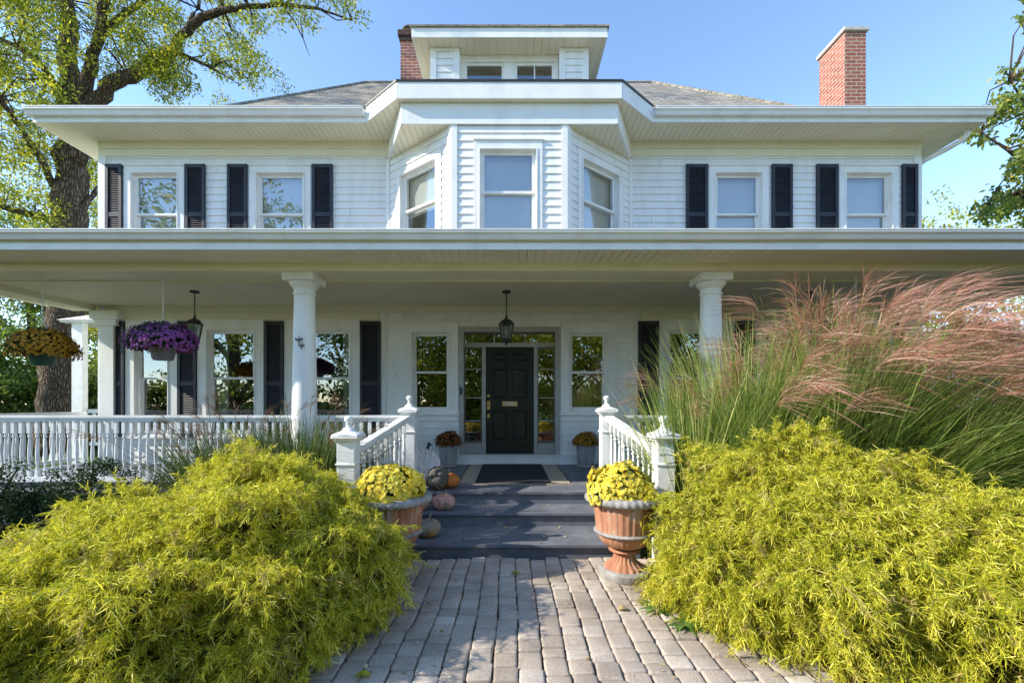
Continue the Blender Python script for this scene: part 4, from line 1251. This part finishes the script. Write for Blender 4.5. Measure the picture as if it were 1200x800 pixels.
# door mat, two layered rugs
t = tag(MB.build((lambda m: (m.box(-.76, .90, 6.34, 8.40, ZF+.001, ZF+.008), m)[1])(MB()), 'rug', M['rug_tan']), 'large tan woven rug with dark striped ends on the porch floor', 'rug')
m = MB()
for i in range(52):
    x = -.755+1.65*i/52
    m.box(x, x+.017, 6.345, 6.43, ZF+.0085, ZF+.011)
m.box(-.76, -.745, 6.44, 8.40, ZF+.0085, ZF+.011); m.box(.885, .90, 6.44, 8.40, ZF+.0085, ZF+.011)
m.build('rug_stripes', M['rug_black'], t)
m = MB(); m.cbox(-.50, .60, 6.45, 8.36, ZF+.012, ZF+.024, .004)
tag(m.build('door_mat', M['rug_black']), 'black door mat lying on the tan rug', 'mat')
# dark patio table behind the rail
t = thing('patio_table', 'dark round patio table behind the porch railing', 'table', (-2.15, 7.3, ZF))
m = MB(); m.lathe([(.48, .90), (.50, .915), (.50, .93), (.46, .945), (.02, .95)], -2.15, 7.3, ZF, 32); m.build('tabletop', M['blackmetal'], t, smooth=True, angle=30)
m = MB(); m.tube([(-2.15, 7.3, ZF+.9), (-2.15, 7.3, ZF+.05)], .035, 10); m.lathe([(.26, 0), (.26, .02), (.05, .05)], -2.15, 7.3, ZF, 24); m.build('pedestal', M['blackmetal'], t, smooth=True, angle=30)
# metal bird ornaments on the left column
t = thing('bird_ornament', 'small pewter bird ornaments fixed to the left porch column', 'ornament', (-2.88, 6.0, E+.8))
for (px, py, s_, fl_) in ((350, 399, 1.0, 1), (353, 406, .8, -1)):
    x, y, z = at(px, py, 6.0)
    m = MB()
    m.tube([(x, 6.015, z+.055*s_), (x+.004, 6.0, z+.03*s_), (x+.006, 5.995, z), (x+.004, 6.005, z-.05*s_)], [.004, .012*s_, .014*s_, .003], 8)
    m.tube([(x+.002, 6.015, z+.05*s_), (x-.012*fl_, 6.01, z+.075*s_)], [.008*s_, .002], 6)
    for sd in (-1, 1):
        m.hexa([(x, 6.004, z+.02), (x+sd*.05*s_, 6.008, z+.045*s_), (x+sd*.055*s_, 6.008, z+.01), (x, 6.004, z-.015), (x, 6.0, z+.02), (x+sd*.05*s_, 6.004, z+.045*s_), (x+sd*.055*s_, 6.004, z+.01), (x, 6.0, z-.015)])
    m.build('bird', M['patina'], t, smooth=False)

# ------------------------------------------------------------------ cypress shrubs
def cypress(name, label, lobes, seed, dens=980):
    """lobes: (x, y, z, rx, ry, rz) billows that make up the shrub"""
    rng = np.random.default_rng(seed)
    LB = np.array(lobes, dtype=float)
    cx, cy = LB[0, 0], LB[0, 1]
    t = thing(name, label, 'shrub', (cx, cy, 0), 'golden thread cypress shrubs')
    # small billows on each lobe
    LC = unit(rng.normal(size=(90, 3))); LA = .06+.27*rng.random(90)
    def bump(u): return 1 + (LA[None, :]*np.exp(-((u[:, None, :]-LC[None])**2).sum(-1)/.04)).sum(1) - .17
    def sample(d, k, shrink):
        out_p, out_n, out_l = [], [], []
        for li, (x, y, z, rx, ry, rz) in enumerate(LB):
            n = int(d*4*PI*((rx*ry)**1.6/3+(rx*rz)**1.6/3+(ry*rz)**1.6/3)**(1/1.6))
            u = unit(rng.normal(size=(n, 3)))
            p_ = np.array([x, y, z]) + u*np.array([rx, ry, rz])*(bump(u)*k)[:, None]
            ok = p_[:, 2] > .03
            for lj, (x2, y2, z2, a2, b2, c2) in enumerate(LB):
                if lj != li: ok &= (((p_-np.array([x2, y2, z2]))/np.array([a2, b2, c2]))**2).sum(1) > shrink
            out_p.append(p_[ok]); out_n.append(unit(u/np.array([rx, ry, rz]))[ok]); out_l.append(np.full(ok.sum(), li))
        return np.concatenate(out_p), np.concatenate(out_n), np.concatenate(out_l)
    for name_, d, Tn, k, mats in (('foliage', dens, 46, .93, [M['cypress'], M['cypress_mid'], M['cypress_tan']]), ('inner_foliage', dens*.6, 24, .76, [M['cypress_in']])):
        base, outd, _ = sample(d, k, k*k*.72)
        nn = len(base)
        base = base - outd*(.10*rng.random((nn, 1)))
        # neighbouring sprays share a direction, so the surface falls into tufts
        tw = np.stack([np.sin(base[:, 0]*9+base[:, 2]*5), np.cos(base[:, 1]*8+base[:, 0]*4), np.sin(base[:, 2]*11+base[:, 1]*6)], 1)*.35
        d_ = unit(outd*.8 + tw + np.array([0, 0, .22]) + .42*rng.normal(size=(nn, 3)))
        size = .5+1.0*rng.random(nn)**1.6 + .9*(rng.random(nn) < .035)
        L = .145*size
        dr = .2+.75*rng.random(nn)
        sp = rng.random((nn, Tn))**.7
        P0 = base[:, None, :] + L[:, None, None]*(d_[:, None, :]*sp[..., None] + np.array([0, 0, -1.])*(dr[:, None]*sp**2)[..., None])
        tang = unit(d_[:, None, :] + np.array([0, 0, -1.])*(1.6*dr[:, None]*sp)[..., None])
        d2 = unit(tang*.75 + .60*rng.normal(size=(nn, Tn, 3)))
        l2 = (.012+.044*rng.random((nn, Tn))**1.5)*(.7+.4*size[:, None])
        tn = rng.random(nn)
        tone = np.where(tn < .66, 0, np.where(tn < .95, 1, 2))
        tone = np.repeat(tone, Tn)
        P0 = P0.reshape(-1, 3); d2 = d2.reshape(-1, 3); l2 = l2.reshape(-1)
        tt = np.linspace(0, 1, 3)
        C_ = P0[:, None, :] + l2[:, None, None]*(d2[:, None, :]*tt[None, :, None] + np.array([0, 0, -1.])*(.30*tt**2)[None, :, None] + rng.normal(size=(len(P0), 1, 3))*(.22*tt**2)[None, :, None])
        keep = C_[:, :, 2].min(1) > .03
        C_ = C_[keep]; d2k = d2[keep]; tone = tone[keep]
        S = unit(np.cross(d2k, rng.normal(size=d2k.shape)))
        W = np.tile(np.array([.0014, .0020, .0011]), (len(C_), 1))*(.6+.9*rng.random((len(C_), 1)))
        V, Q = ribbons(C_, W, S)
        np_build(name_, V, Q, mats, t, mi=(np.stack([np.where(tone == 0, np.where(rng.random(len(tone)) < .6, 1, 0), tone), tone], 1).ravel() if len(mats) > 1 else None))
    # woody branches and brown twigs inside
    base, outd, li = sample(9, .86, .6)
    m = MB()
    for p_, l_ in zip(base, li):
        q = np.array([LB[l_, 0], LB[l_, 1], .15])
        m.tube([(cx*.3+q[0]*.7, cy*.3+q[1]*.7, 0), tuple(q*.5+p_*.5+rng.normal(size=3)*.04), tuple(p_)], [.016, .009, .003], 5)
    m.build('branches', M['twig'], t)
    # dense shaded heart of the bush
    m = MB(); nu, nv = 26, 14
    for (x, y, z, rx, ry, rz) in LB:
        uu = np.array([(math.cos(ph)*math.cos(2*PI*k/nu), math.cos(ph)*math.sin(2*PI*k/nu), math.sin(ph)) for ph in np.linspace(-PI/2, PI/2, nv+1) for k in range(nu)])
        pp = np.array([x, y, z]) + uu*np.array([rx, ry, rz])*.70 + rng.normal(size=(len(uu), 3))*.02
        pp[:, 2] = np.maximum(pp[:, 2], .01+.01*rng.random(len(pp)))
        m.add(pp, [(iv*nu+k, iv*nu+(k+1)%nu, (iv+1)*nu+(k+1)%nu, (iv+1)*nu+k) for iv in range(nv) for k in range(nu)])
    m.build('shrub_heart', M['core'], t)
    return t
cypress('cypress_shrub', 'golden yellow thread cypress mound left of the paved path',
        [(-2.05, 3.55, .45, .85, .75, .78), (-1.36, 3.38, .42, .50, .50, .48), (-1.66, 2.95, .34, .55, .50, .44), (-2.95, 3.35, .30, .80, .70, .62), (-2.25, 2.75, .32, .75, .55, .56), (-3.0, 2.6, .25, .75, .55, .48), (-1.72, 3.80, .45, .50, .45, .60)], 61)
cypress('cypress_shrub', 'golden yellow thread cypress mound right of the paved path',
        [(2.40, 3.60, .50, .78, .70, .82), (1.68, 3.55, .40, .48, .50, .52), (3.15, 3.55, .45, .70, .65, .66), (2.35, 3.05, .40, .68, .50, .62), (3.05, 2.85, .36, .72, .55, .60), (1.78, 3.25, .30, .42, .40, .40), (3.75, 3.2, .3, .6, .6, .5)], 62)

# ------------------------------------------------------------------ ornamental grasses
def grass_clump(name, label, cx, cy, r, n, L, lean, spread, seed, mat, plumes, pl_len, plume_mat, group, curve=.9, w=.0055, stalk=1.15, droop=1.0, per=38):
    rng = np.random.default_rng(seed)
    t = thing(name, label, 'ornamental grass', (cx, cy, 0), group)
    def blades(n, Lm, var, k, spreadk, curvek):
        ang = rng.random(n)*2*PI; rad = r*np.sqrt(rng.random(n))
        b0 = np.stack([cx+rad*np.cos(ang), cy+rad*np.sin(ang)*.8, np.full(n, .04)], 1)
        # horizontal drift direction = outward + wind lean
        hd = np.stack([np.cos(ang), np.sin(ang)*.6], 1)*spreadk*(.25+rad/r)[:, None] + np.array(lean)[None] + rng.normal(size=(n, 2))*.42*spreadk
        mag = np.linalg.norm(hd, axis=1); hd = hd/np.maximum(mag, 1e-6)[:, None]
        th0 = .10+.38*mag*rng.random(n); cv = curvek*mag*(.5+rng.random(n))
        Ls = Lm*(1-var+2*var*rng.random(n))
        ss = np.linspace(0, 1, k)
        P_ = np.zeros((n, k, 3)); P_[:, 0] = b0
        for j in range(1, k):
            sm = (ss[j]+ss[j-1])/2
            th = np.minimum(th0 + cv*sm**1.6, 2.4)
            dl = Ls*(ss[j]-ss[j-1])
            P_[:, j, :2] = P_[:, j-1, :2] + hd*(np.sin(th)*dl)[:, None]
            P_[:, j, 2] = P_[:, j-1, 2] + np.cos(th)*dl
        P_[:, :, 2] = np.maximum(P_[:, :, 2], .03)
        sd = np.stack([-hd[:, 1], hd[:, 0], np.zeros(n)], 1) + .5*rng.normal(size=(n, 3))*np.array([1, 1, .4])
        return P_, unit(sd), hd
    P_, S, _ = blades(n, L, .35, 8, spread, curve)
    ss = np.linspace(0, 1, 8)
    W = np.tile(w*(1-ss**2.2)+.0008, (n, 1))*(.7+.6*rng.random((n, 1)))
    np_build('blades', *ribbons(P_, W, S), mat, t)
    if plumes:
        P_, S, hd = blades(plumes, L*stalk, .16, 9, spread*.9, curve*.75)
        W = np.full(P_.shape[:2], .0028)
        np_build('stalks', *ribbons(P_, W, S), mat, t)
        s = rng.random((plumes, per))
        tip = P_[:, -1]; prev = P_[:, -2]
        st = prev[:, None, :]*(1-s[..., None]) + tip[:, None, :]*s[..., None]
        ax = unit(tip-prev)
        d_ = unit(ax[:, None, :]*1.0 + rng.normal(size=(plumes, per, 3))*.42 + np.concatenate([hd, np.zeros((plumes, 1))], 1)[:, None, :]*.45)
        l = pl_len*(.6+.6*rng.random((plumes, per)))*(1.1-.35*s)
        k = 5; tt = np.linspace(0, 1, k)
        C_ = st[:, :, None, :] + l[..., None, None]*(d_[:, :, None, :]*tt[None, None, :, None] + (np.concatenate([hd*.35, np.full((plumes, 1), -.42*droop)], 1))[:, None, None, :]*(tt**2)[None, None, :, None])
        C_ = C_.reshape(-1, k, 3)
        S = unit(np.cross(d_.reshape(-1, 3), rng.normal(size=(plumes*per, 3))))
        W = np.tile(np.array([.0010, .0018, .0023, .0021, .0006]), (len(C_), 1))
        np_build('plumes', *ribbons(C_, W, S), plume_mat, t)
    return t
G = 'tall silver grasses along the porch'
grass_clump('silver_grass', 'upright green grass clump beside the right stair railing', 2.0, 4.74, .22, 1300, 1.65, (.20, -.10), .6, 71, M['miscanthus'], 6, .26, M['plume'], G, curve=.75)
grass_clump('silver_grass', 'tall green grass clump in front of the right porch column', 2.75, 5.0, .36, 2500, 2.0, (.26, -.10), .66, 72, M['miscanthus'], 40, .38, M['plume'], G, curve=.8, stalk=1.12, per=48)
grass_clump('silver_grass', 'broad windblown grass clump with the densest red plumes', 3.75, 4.95, .40, 3300, 2.15, (.60, -.16), .72, 73, M['miscanthus'], 130, .46, M['plume'], G, curve=.95, stalk=1.17, per=58)
grass_clump('silver_grass', 'far right grass clump sweeping low over the yellow shrub', 4.7, 4.6, .38, 3300, 1.85, (.92, -.26), .75, 74, M['miscanthus'], 110, .44, M['plume'], G, curve=1.40, stalk=1.18, per=58)
grass_clump('silver_grass', 'low green grass clump arching out over the right yellow shrub', 4.0, 4.45, .34, 2400, 1.55, (1.0, -.32), .75, 77, M['miscanthus'], 10, .34, M['plume'], G, curve=1.3)
G2 = 'dark feathery grasses left of the steps'
grass_clump('fountain_grass', 'dark green grass clump in front of the left porch column', -2.35, 5.1, .36, 3600, 1.18, (.05, -.03), .75, 75, M['darkgrass'], 26, .13, M['dryplume'], G2, curve=.8, stalk=1.30, droop=.2, per=16)
grass_clump('fountain_grass', 'dark grass clump with bare brown seed heads left of the column', -3.25, 5.15, .34, 2600, 1.08, (-.05, -.03), .75, 76, M['darkgrass'], 30, .14, M['dryplume'], G2, curve=.8, stalk=1.45, droop=.2, per=16)

# ------------------------------------------------------------------ bushes, trees
def bush(name, label, cx, cy, a, b, h, n, L, mat, seed, cat='shrub', group=None, clumps=120, zc=0.0, stem=True):
    rng = np.random.default_rng(seed)
    t = thing(name, label, cat, (cx, cy, 0), group)
    u = unit(rng.normal(size=(clumps, 3))); u[:, 2] = np.abs(u[:, 2])
    lump = .8+.3*rng.random(clumps)
    c = np.array([cx, cy, zc]) + u*np.array([a, b, h])*lump[:, None]*rng.random((clumps, 1))**.28
    V, Q = leaves(c, min(a, b, h)*.28, n//clumps, L, L*.5, rng, .3, .8)
    V[:, 2] = np.maximum(V[:, 2], .02)
    np_build('foliage', V, Q, mat, t)
    if stem:
        m = MB()
        for j in range(14):
            q = c[j]; m.tube([(cx+.1*rng.normal(), cy+.1*rng.normal(), 0), tuple((q+np.array([cx, cy, 0]))/2), tuple(q)], [.03, .02, .006], 5)
        m.build('stems', M['twig'], t)
    return t
bush('boxwood_shrub', 'low dark green shrub in front of the left railing', -4.75, 5.1, 1.15, .45, 1.0, 22000, .035, M['dark_leaf'], 81)
bush('boxwood_shrub', 'dark green shrub at the left edge of the picture', -6.1, 5.0, 1.0, .5, 1.1, 16000, .035, M['dark_leaf'], 82)

def tree(name, label, base, paths, clumps, rad, per, L, Wd, mat, seed, group=None, down=.4, twigs=True):
    """paths: list of (points, radii); clumps: (n,3) leaf clump centres"""
    rng = np.random.default_rng(seed)
    t = thing(name, label, 'tree', base, group)
    m = MB()
    for i, (pts, rr) in enumerate(paths):
        P2 = []; R2 = []
        for j in range(len(pts)-1):
            p_, q_ = np.array(pts[j]), np.array(pts[j+1])
            k = 4
            for s in range(k):
                f = s/k; wob = rng.normal(size=3)*rr[j]*.14
                P2.append(tuple(p_*(1-f)+q_*f+wob*(0 if (j == 0 and s == 0) else 1))); R2.append((rr[j]*(1-f)+rr[j+1]*f)*(1+.05*rng.normal()))
        P2.append(pts[-1]); R2.append(rr[-1])
        m.tube(P2, R2, 14 if rr[0] > .15 else 8)
    m.build('trunk', M['bark'], t, smooth=True)
    cl = np.array(clumps)
    if twigs:
        allp = np.array([p_ for pts, rr in paths for p_ in pts[1:]])
        m = MB()
        for c in cl[::2]:
            dd = np.linalg.norm(allp-c, axis=1); q = allp[np.argmin(dd)]
            if dd.min() > 5: continue
            mid = (q+c)/2 + rng.normal(size=3)*.12*dd.min() + np.array([0, 0, .1*dd.min()])
            m.tube([tuple(q), tuple(mid), tuple(c)], [.022, .013, .005], 5)
        m.build('twigs', M['twig'], t)
    V, Q = leaves(cl, rad, per, L, Wd, rng, down, .75)
    np_build('crown', V, Q, mat, t)
    return t

def scatter_px(rng, n, x0, x1, y0, y1, d0_, d1_):
    return [at(rng.uniform(x0, x1), rng.uniform(y0, y1), rng.uniform(d0_, d1_)) for _ in range(n)]

def left_tree():
    rng = np.random.default_rng(91)
    D = 14.0
    P = lambda lst, d=D: [at(x, y, d+dz) for x, y, dz in lst]
    base = at(66, 534, D); base = (base[0], base[1], 0)
    trunk = [base] + P([(67, 470, 0), (72, 380, 0), (80, 270, 0), (82, 200, 0), (83, 125, 0), (82, 60, 0), (80, 0, 0), (74, -90, 0), (66, -200, 0)])
    paths = [(trunk, [.56, .46, .44, .44, .38, .29, .23, .19, .14, .07]),
             (P([(86, 195, 0), (96, 140, -.1), (104, 90, -.3), (116, 45, -.5), (122, 0, -.6), (128, -80, -.9), (120, -190, -1)]), [.24, .18, .16, .14, .12, .09, .04]),
             (P([(88, 190, 0), (106, 128, -.2), (124, 102, -.4), (152, 90, -.6), (185, 72, -.8), (204, 60, -.9), (214, 40, -1), (236, 22, -1.1), (262, 13, -1.2), (292, 8, -1.2), (330, 6, -1.1), (372, 10, -1.1), (412, 24, -1)]), [.26, .22, .20, .18, .155, .14, .12, .105, .09, .07, .055, .04, .02]),
             (P([(204, 62, -.9), (224, 68, -1), (246, 79, -1.1), (262, 72, -1.2), (290, 92, -1.3)]), [.07, .055, .045, .035, .015]),
             (P([(246, 79, -1.1), (262, 88, -1.3), (282, 100, -1.4)]), [.03, .02, .01]),
             (P([(116, 45, -.5), (150, 14, -.2), (178, -4, 0), (230, -40, .3), (290, -80, .4)]), [.10, .09, .08, .06, .03]),
             (P([(330, 6, -1.1), (345, 25, -1), (355, 45, -1), (363, 66, -1)]), [.025, .02, .015, .006]),
             (P([(214, 40, -1), (232, 10, -1), (238, -30, -.8)]), [.06, .05, .02]),
             (P([(372, 10, -1.1), (395, 24, -1.2), (422, 22, -1.2)]), [.02, .014, .006]),
             (P([(72, 118, 0), (58, 90, -.4), (44, 70, -.8), (20, 55, -1.3), (-30, 30, -2)]), [.12, .10, .08, .06, .02]),
             (P([(66, 262, 0), (40, 252, -.4), (5, 244, -.8), (-50, 235, -1.5)]), [.12, .09, .07, .04]),
             (P([(92, 250, 0), (108, 230, .3), (122, 214, .6), (150, 190, 1.2)]), [.10, .08, .06, .03]),
             (P([(66, 225, 0), (50, 190, -.8), (25, 150, -1.6), (0, 115, -2.2), (-40, 60, -3)]), [.10, .09, .08, .07, .03])]
    cl = []
    cl += scatter_px(rng, 210, -90, 75, -60, 120, 11, 14.5)
    cl += scatter_px(rng, 44, 60, 215, -30, 95, 12.5, 14.5)
    cl += scatter_px(rng, 30, 130, 215, 5, 75, 12.8, 14)
    cl += scatter_px(rng, 26, 180, 220, 60, 112, 12.8, 13.6)
    cl += scatter_px(rng, 22, 235, 305, 25, 95, 12.6, 13.6)
    cl += scatter_px(rng, 18, 300, 425, -20, 26, 12.4, 13.4)
    cl += scatter_px(rng, 110, -60, 70, 120, 265, 12, 16)
    cl += scatter_px(rng, 30, 95, 118, 180, 268, 15, 17)
    # the rest of the crown, above and in front of the frame's top edge
    for _ in range(330):
        a = rng.random()*2*PI; r = 7.0*math.sqrt(rng.random())
        cl.append((-13.2+r*math.cos(a)*.95, 12.0+r*math.sin(a)*.9, 14.5+4.5*rng.random()-.08*r*r*.5))
    tree('locust_tree', 'large old locust tree with furrowed bark behind the left porch', base, paths, cl, .40, 95, .115, .042, M['locust'], 92, 'trees behind the house')
left_tree()

def simple_tree(name, label, x, y, h, r, n, L, mat, seed, group, trunk_h=None, per=60, crown_z=None, vert=.8):
    rng = np.random.default_rng(seed)
    th = trunk_h if trunk_h is not None else h*.3
    paths = [([(x, y, 0), (x+.1*rng.normal(), y, th), (x+.3*rng.normal(), y+.2*rng.normal(), h*.6), (x+.4*rng.normal(), y, h*.9)], [.028*h, .022*h, .014*h, .004*h])]
    for k in range(6):
        a = k*1.05+rng.random(); z0 = th+(h*.35)*rng.random()
        paths.append(([(x, y, z0), (x+r*.4*math.cos(a), y+r*.4*math.sin(a), z0+h*.12), (x+r*.8*math.cos(a), y+r*.8*math.sin(a), z0+h*.2)], [.011*h, .008*h, .003*h]))
    zc = crown_z or (th+h)/2
    u = unit(rng.normal(size=(n, 3)))
    c = np.array([x, y, zc]) + u*np.array([r, r, (h-th)/2])*(rng.random((n, 1))**.35)*(.85+.25*rng.random((n, 1)))
    return tree(name, label, (x, y, 0), paths, c, r*.17, per, L, L*.5, mat, seed+1, group, twigs=False)

GB = 'trees and bushes beyond the left porch'
bush('lilac_bush', 'sunlit green bush at the far left beyond the porch', -19.0, 15.5, 3.2, 2.2, 4.3, 42000, .15, M['green_leaf'], 101, group=GB, clumps=170)
bush('lilac_bush', 'taller green bush behind the locust trunk', -15.5, 18.5, 3.2, 2.4, 4.6, 36000, .16, M['green_leaf'], 102, group=GB, clumps=170)
bush('lilac_bush', 'leafy bush seen between the side porch post and house corner', -11.8, 19.5, 2.2, 2.0, 3.9, 24000, .15, M['elm_leaf'], 103, group=GB, clumps=120)
simple_tree('maple_tree', 'yellow green tree standing behind the locust trunk', -19.0, 26.0, 12.5, 4.6, 260, .20, M['yellow_leaf'], 105, GB, trunk_h=1.0, per=120)
simple_tree('maple_tree', 'darker green tree at the left edge behind the locust', -33.0, 31.0, 15.0, 5.0, 260, .22, M['green_leaf'], 107, GB, trunk_h=.8, per=120)
GR = 'trees right of the house'
simple_tree('elm_tree', 'pale yellow tree far behind the right porch roof', 24.0, 24.0, 12.6, 3.6, 200, .20, M['yellow_leaf'], 109, GR, per=50)
bush('lilac_bush', 'low dark bush beyond the right end of the porch', 15.5, 17.5, 2.6, 1.4, 1.4, 9000, .11, M['green_leaf'], 111, group=GR, clumps=150)
bush('lilac_bush', 'yellowing low bush right of the porch', 9.8, 8.0, .9, .7, 1.3, 4200, .06, M['yellow_leaf'], 112, group=GR, clumps=60)

# overhanging branch at the right edge
def right_tree():
    rng = np.random.default_rng(121)
    D = 9.0
    base = (12.4, 8.6, 0)
    paths = [([base, (12.3, 8.6, 2.5), (12.2, 8.7, 5.0), (12.4, 8.8, 7.5), (12.3, 8.6, 9.5)], [.22, .18, .15, .10, .04]),
             ([(12.3, 8.6, 3.6), (11.4, 8.8, 4.9), at(1215, 200, D), at(1180, 175, D), at(1150, 155, D)], [.09, .07, .05, .03, .008]),
             ([(12.2, 8.7, 5.0), (11.5, 8.8, 6.2), at(1208, 130, D), at(1183, 95, D)], [.08, .06, .04, .01]),
             ([(12.3, 8.6, 3.0), (11.3, 8.9, 4.2), at(1195, 225, D), at(1158, 238, D)], [.07, .05, .03, .008])]
    cl = []
    for (x0, x1, y0, y1, n) in ((1172, 1240, 75, 130, 22), (1150, 1240, 125, 165, 26), (1185, 1260, 165, 200, 18), (1172, 1250, 195, 262, 46), (1145, 1180, 238, 256, 9), (1135, 1150, 150, 160, 3), (1200, 1330, -20, 300, 120)):
        cl += scatter_px(rng, n, x0, x1, y0, y1, 8.5, 9.8)
    tree('elm_tree', 'leafy branch reaching in at the right edge of the picture', base, paths, cl, .20, 42, .105, .06, M['elm_leaf'], 122, GR, down=.8)
right_tree()

# neighbour's white garage to the right
g = thing('garage', 'white neighbouring garage glimpsed through the grass plumes', 'building', (27, 24, 0))
m = MB(); fg, Lg = frame(20.2, 21.0, 34.0, 21.0); siding(m, fg, 0, Lg, 0, 3.9, [(5.2, 6.6, 1.9, 3.2)], course=.2); fg2, Lg2 = frame(20.2, 28, 20.2, 21); siding(m, fg2, 0, Lg2, 0, 3.9, [], course=.2)
m.build('wall', M['siding'], g)
m = MB(); m.hexa([(19.7, 20.6, 3.9), (34.5, 20.6, 3.9), (34.5, 28.5, 3.9), (19.7, 28.5, 3.9), (22.5, 24.4, 5.6), (32, 24.4, 5.6), (32, 24.6, 5.6), (22.5, 24.6, 5.6)]); m.build('roof', M['shingle'], g)
m = MB(); m.box(25.35, 26.85, 20.94, 20.99, 1.86, 1.94); m.box(25.35, 26.85, 20.94, 20.99, 3.18, 3.26); m.box(25.32, 25.4, 20.94, 20.99, 1.94, 3.18); m.box(26.8, 26.88, 20.94, 20.99, 1.94, 3.18); wf = m.build('window', M['white'], g)
m = MB(); m.quad((25.4, 21.02, 1.9), (26.8, 21.02, 1.9), (26.8, 21.02, 3.2), (25.4, 21.02, 3.2)); m.build('pane', M['door'], wf)

# trees across the street, behind the viewer: they stand in the window reflections
GV = 'trees across the front lawn'
for i, (x, y, h, r, mt, wd_) in enumerate(((-20.5, -15.5, 21, 7.0, 'elm_leaf', 'leftmost broad green'), (-9.5, -17, 11, 5.0, 'elm_leaf', 'round leafy'), (-3.0, -15, 9.0, 4.4, 'yellow_leaf', 'shorter brightened yellow green'), (4.0, -16, 9.5, 4.6, 'yellow_leaf', 'brightened yellow'), (12.5, -15, 10, 5.0, 'elm_leaf', 'spreading green'), (22.5, -16, 12, 5.4, 'elm_leaf', 'rightmost tall leafy'))):
    simple_tree('shade_tree', wd_ + ' tree across the front lawn facing the house', x, y, h, r, 150, .36, M[mt], 131+2*i, GV, trunk_h=.6, per=62)  # bright yellow leaves put a sunlit look into the reflected crowns
def hedge():  # added out of view, covers the bright horizon in the window reflections
    rng = np.random.default_rng(171)
    t = thing('reflection_hedge', 'unseen hedge added behind the viewer to hide the horizon in window reflections', 'hedge', (0, -20, 0))
    c = np.stack([rng.uniform(-40, 40, 900), rng.uniform(-21, -19.5, 900), rng.uniform(.3, 2.9, 900)], 1)
    V, Q = leaves(c, .8, 36, .34, .18, rng, .2, .8); V[:, 2] = np.maximum(V[:, 2], .02)
    np_build('foliage', V, Q, M['green_leaf'], t)
    m = MB()
    for k in range(40): m.tube([(-39+2*k, -20.2, 0), (-38.8+2*k, -20.2, 1.2), (-38.6+2*k, -20.3, 2.2)], [.05, .04, .01], 6)
    m.build('stems', M['twig'], t)
hedge()

# ------------------------------------------------------------------ weeds and fallen leaves
def weed(px, py, s, label, seed):
    d_ = F*E/(py-472); x, y, z = at(px, py, d_)
    rng = np.random.default_rng(seed)
    n = 26
    ang = rng.random(n)*2*PI; Ls = s*(.6+.7*rng.random(n)); up = .25+.8*rng.random(n)
    hd = np.stack([np.cos(ang), np.sin(ang), np.zeros(n)], 1)
    tt = np.linspace(0, 1, 6)
    P_ = np.array([x, y, .05]) + hd[:, None, :]*(Ls[:, None]*tt)[..., None] + np.array([0, 0, 1.])*(Ls[:, None]*(up[:, None]*tt-.75*up[:, None]*tt**2))[..., None]
    S = np.stack([-np.sin(ang), np.cos(ang), .2*rng.normal(size=n)], 1)
    W = np.tile(np.array([.1, .5, .9, 1.0, .6, .05])*s*.11, (n, 1))
    o = np_build('weed', *ribbons(P_, W, S), M['weed']); tag(o, label, 'plant', 'weeds at the path edge')
weed(772, 722, .15, 'leafy green weed at the path edge below the right urn', 141)
weed(803, 742, .14, 'second leafy weed nearer the viewer against the right shrub', 142)

def litter():
    rng = np.random.default_rng(151)
    pts = []
    for _ in range(150): pts.append((rng.uniform(-1.0, 1.3), rng.uniform(4.73, 5.40), .171))
    for _ in range(40): pts.append((rng.uniform(-1.0, 1.3), rng.uniform(5.44, 5.84), .337))
    for _ in range(30): pts.append((rng.uniform(-1.0, 1.2), rng.uniform(5.9, 8.3), .504))
    for _ in range(60): pts.append((rng.uniform(-1.0, 1.5), rng.uniform(2.6, 4.68), .058))
    for _ in range(120): pts.append((rng.normal()*.22+1.3, rng.normal()*.2+3.95, .075))
    p_ = np.array(pts); n = len(p_)
    a = rng.random(n)*2*PI
    d_ = np.stack([np.cos(a), np.sin(a), .12*rng.normal(size=n)], 1); s_ = np.stack([-np.sin(a), np.cos(a), .25*rng.normal(size=n)], 1)
    L = (.008+.020*rng.random(n)**2)[:, None]; W = L*.45
    V = np.stack([p_-d_*L, p_+s_*W+np.array([0, 0, .004]), p_+d_*L, p_-s_*W+np.array([0, 0, .003])], 1).reshape(-1, 3)
    o = np_build('fallen_leaves', V, np.arange(n*4), M['drop_leaf'])
    o['kind'] = 'stuff'; o['label'] = 'small dry leaves and petals scattered on the steps and path'; o['category'] = 'leaf litter'
litter()
for i, (px, py, lab, mt) in enumerate(((604, 672, 'pale yellow leaf lying on the pavers near the steps', 'yellow_leaf'), (729, 714, 'curled tan leaf on the sunlit pavers', 'drop_leaf'), (425, 792, 'yellow green leaf at the bottom left of the path', 'yellow_leaf'))):
    d_ = F*(E-.06)/(py-472); x, y = on(px, d_), d_
    m = MB(); s = .05
    pr = [(0, 0), (.25, .35), (.55, .45), (.85, .25), (1, 0)]
    rows_ = [[(x+(t-.5)*2*s, y+sd*wd*s*1.3, .062+.02*abs(wd)+.012*math.sin(t*3)) for t, wd in pr] for sd in (-1, 0, 1)]
    for a_, b_ in ((0, 1), (1, 2)):
        for k in range(4): m.quad(rows_[a_][k], rows_[a_][k+1], rows_[b_][k+1], rows_[b_][k])
    tag(m.build('fallen_leaf', M[mt]), lab, 'leaf')
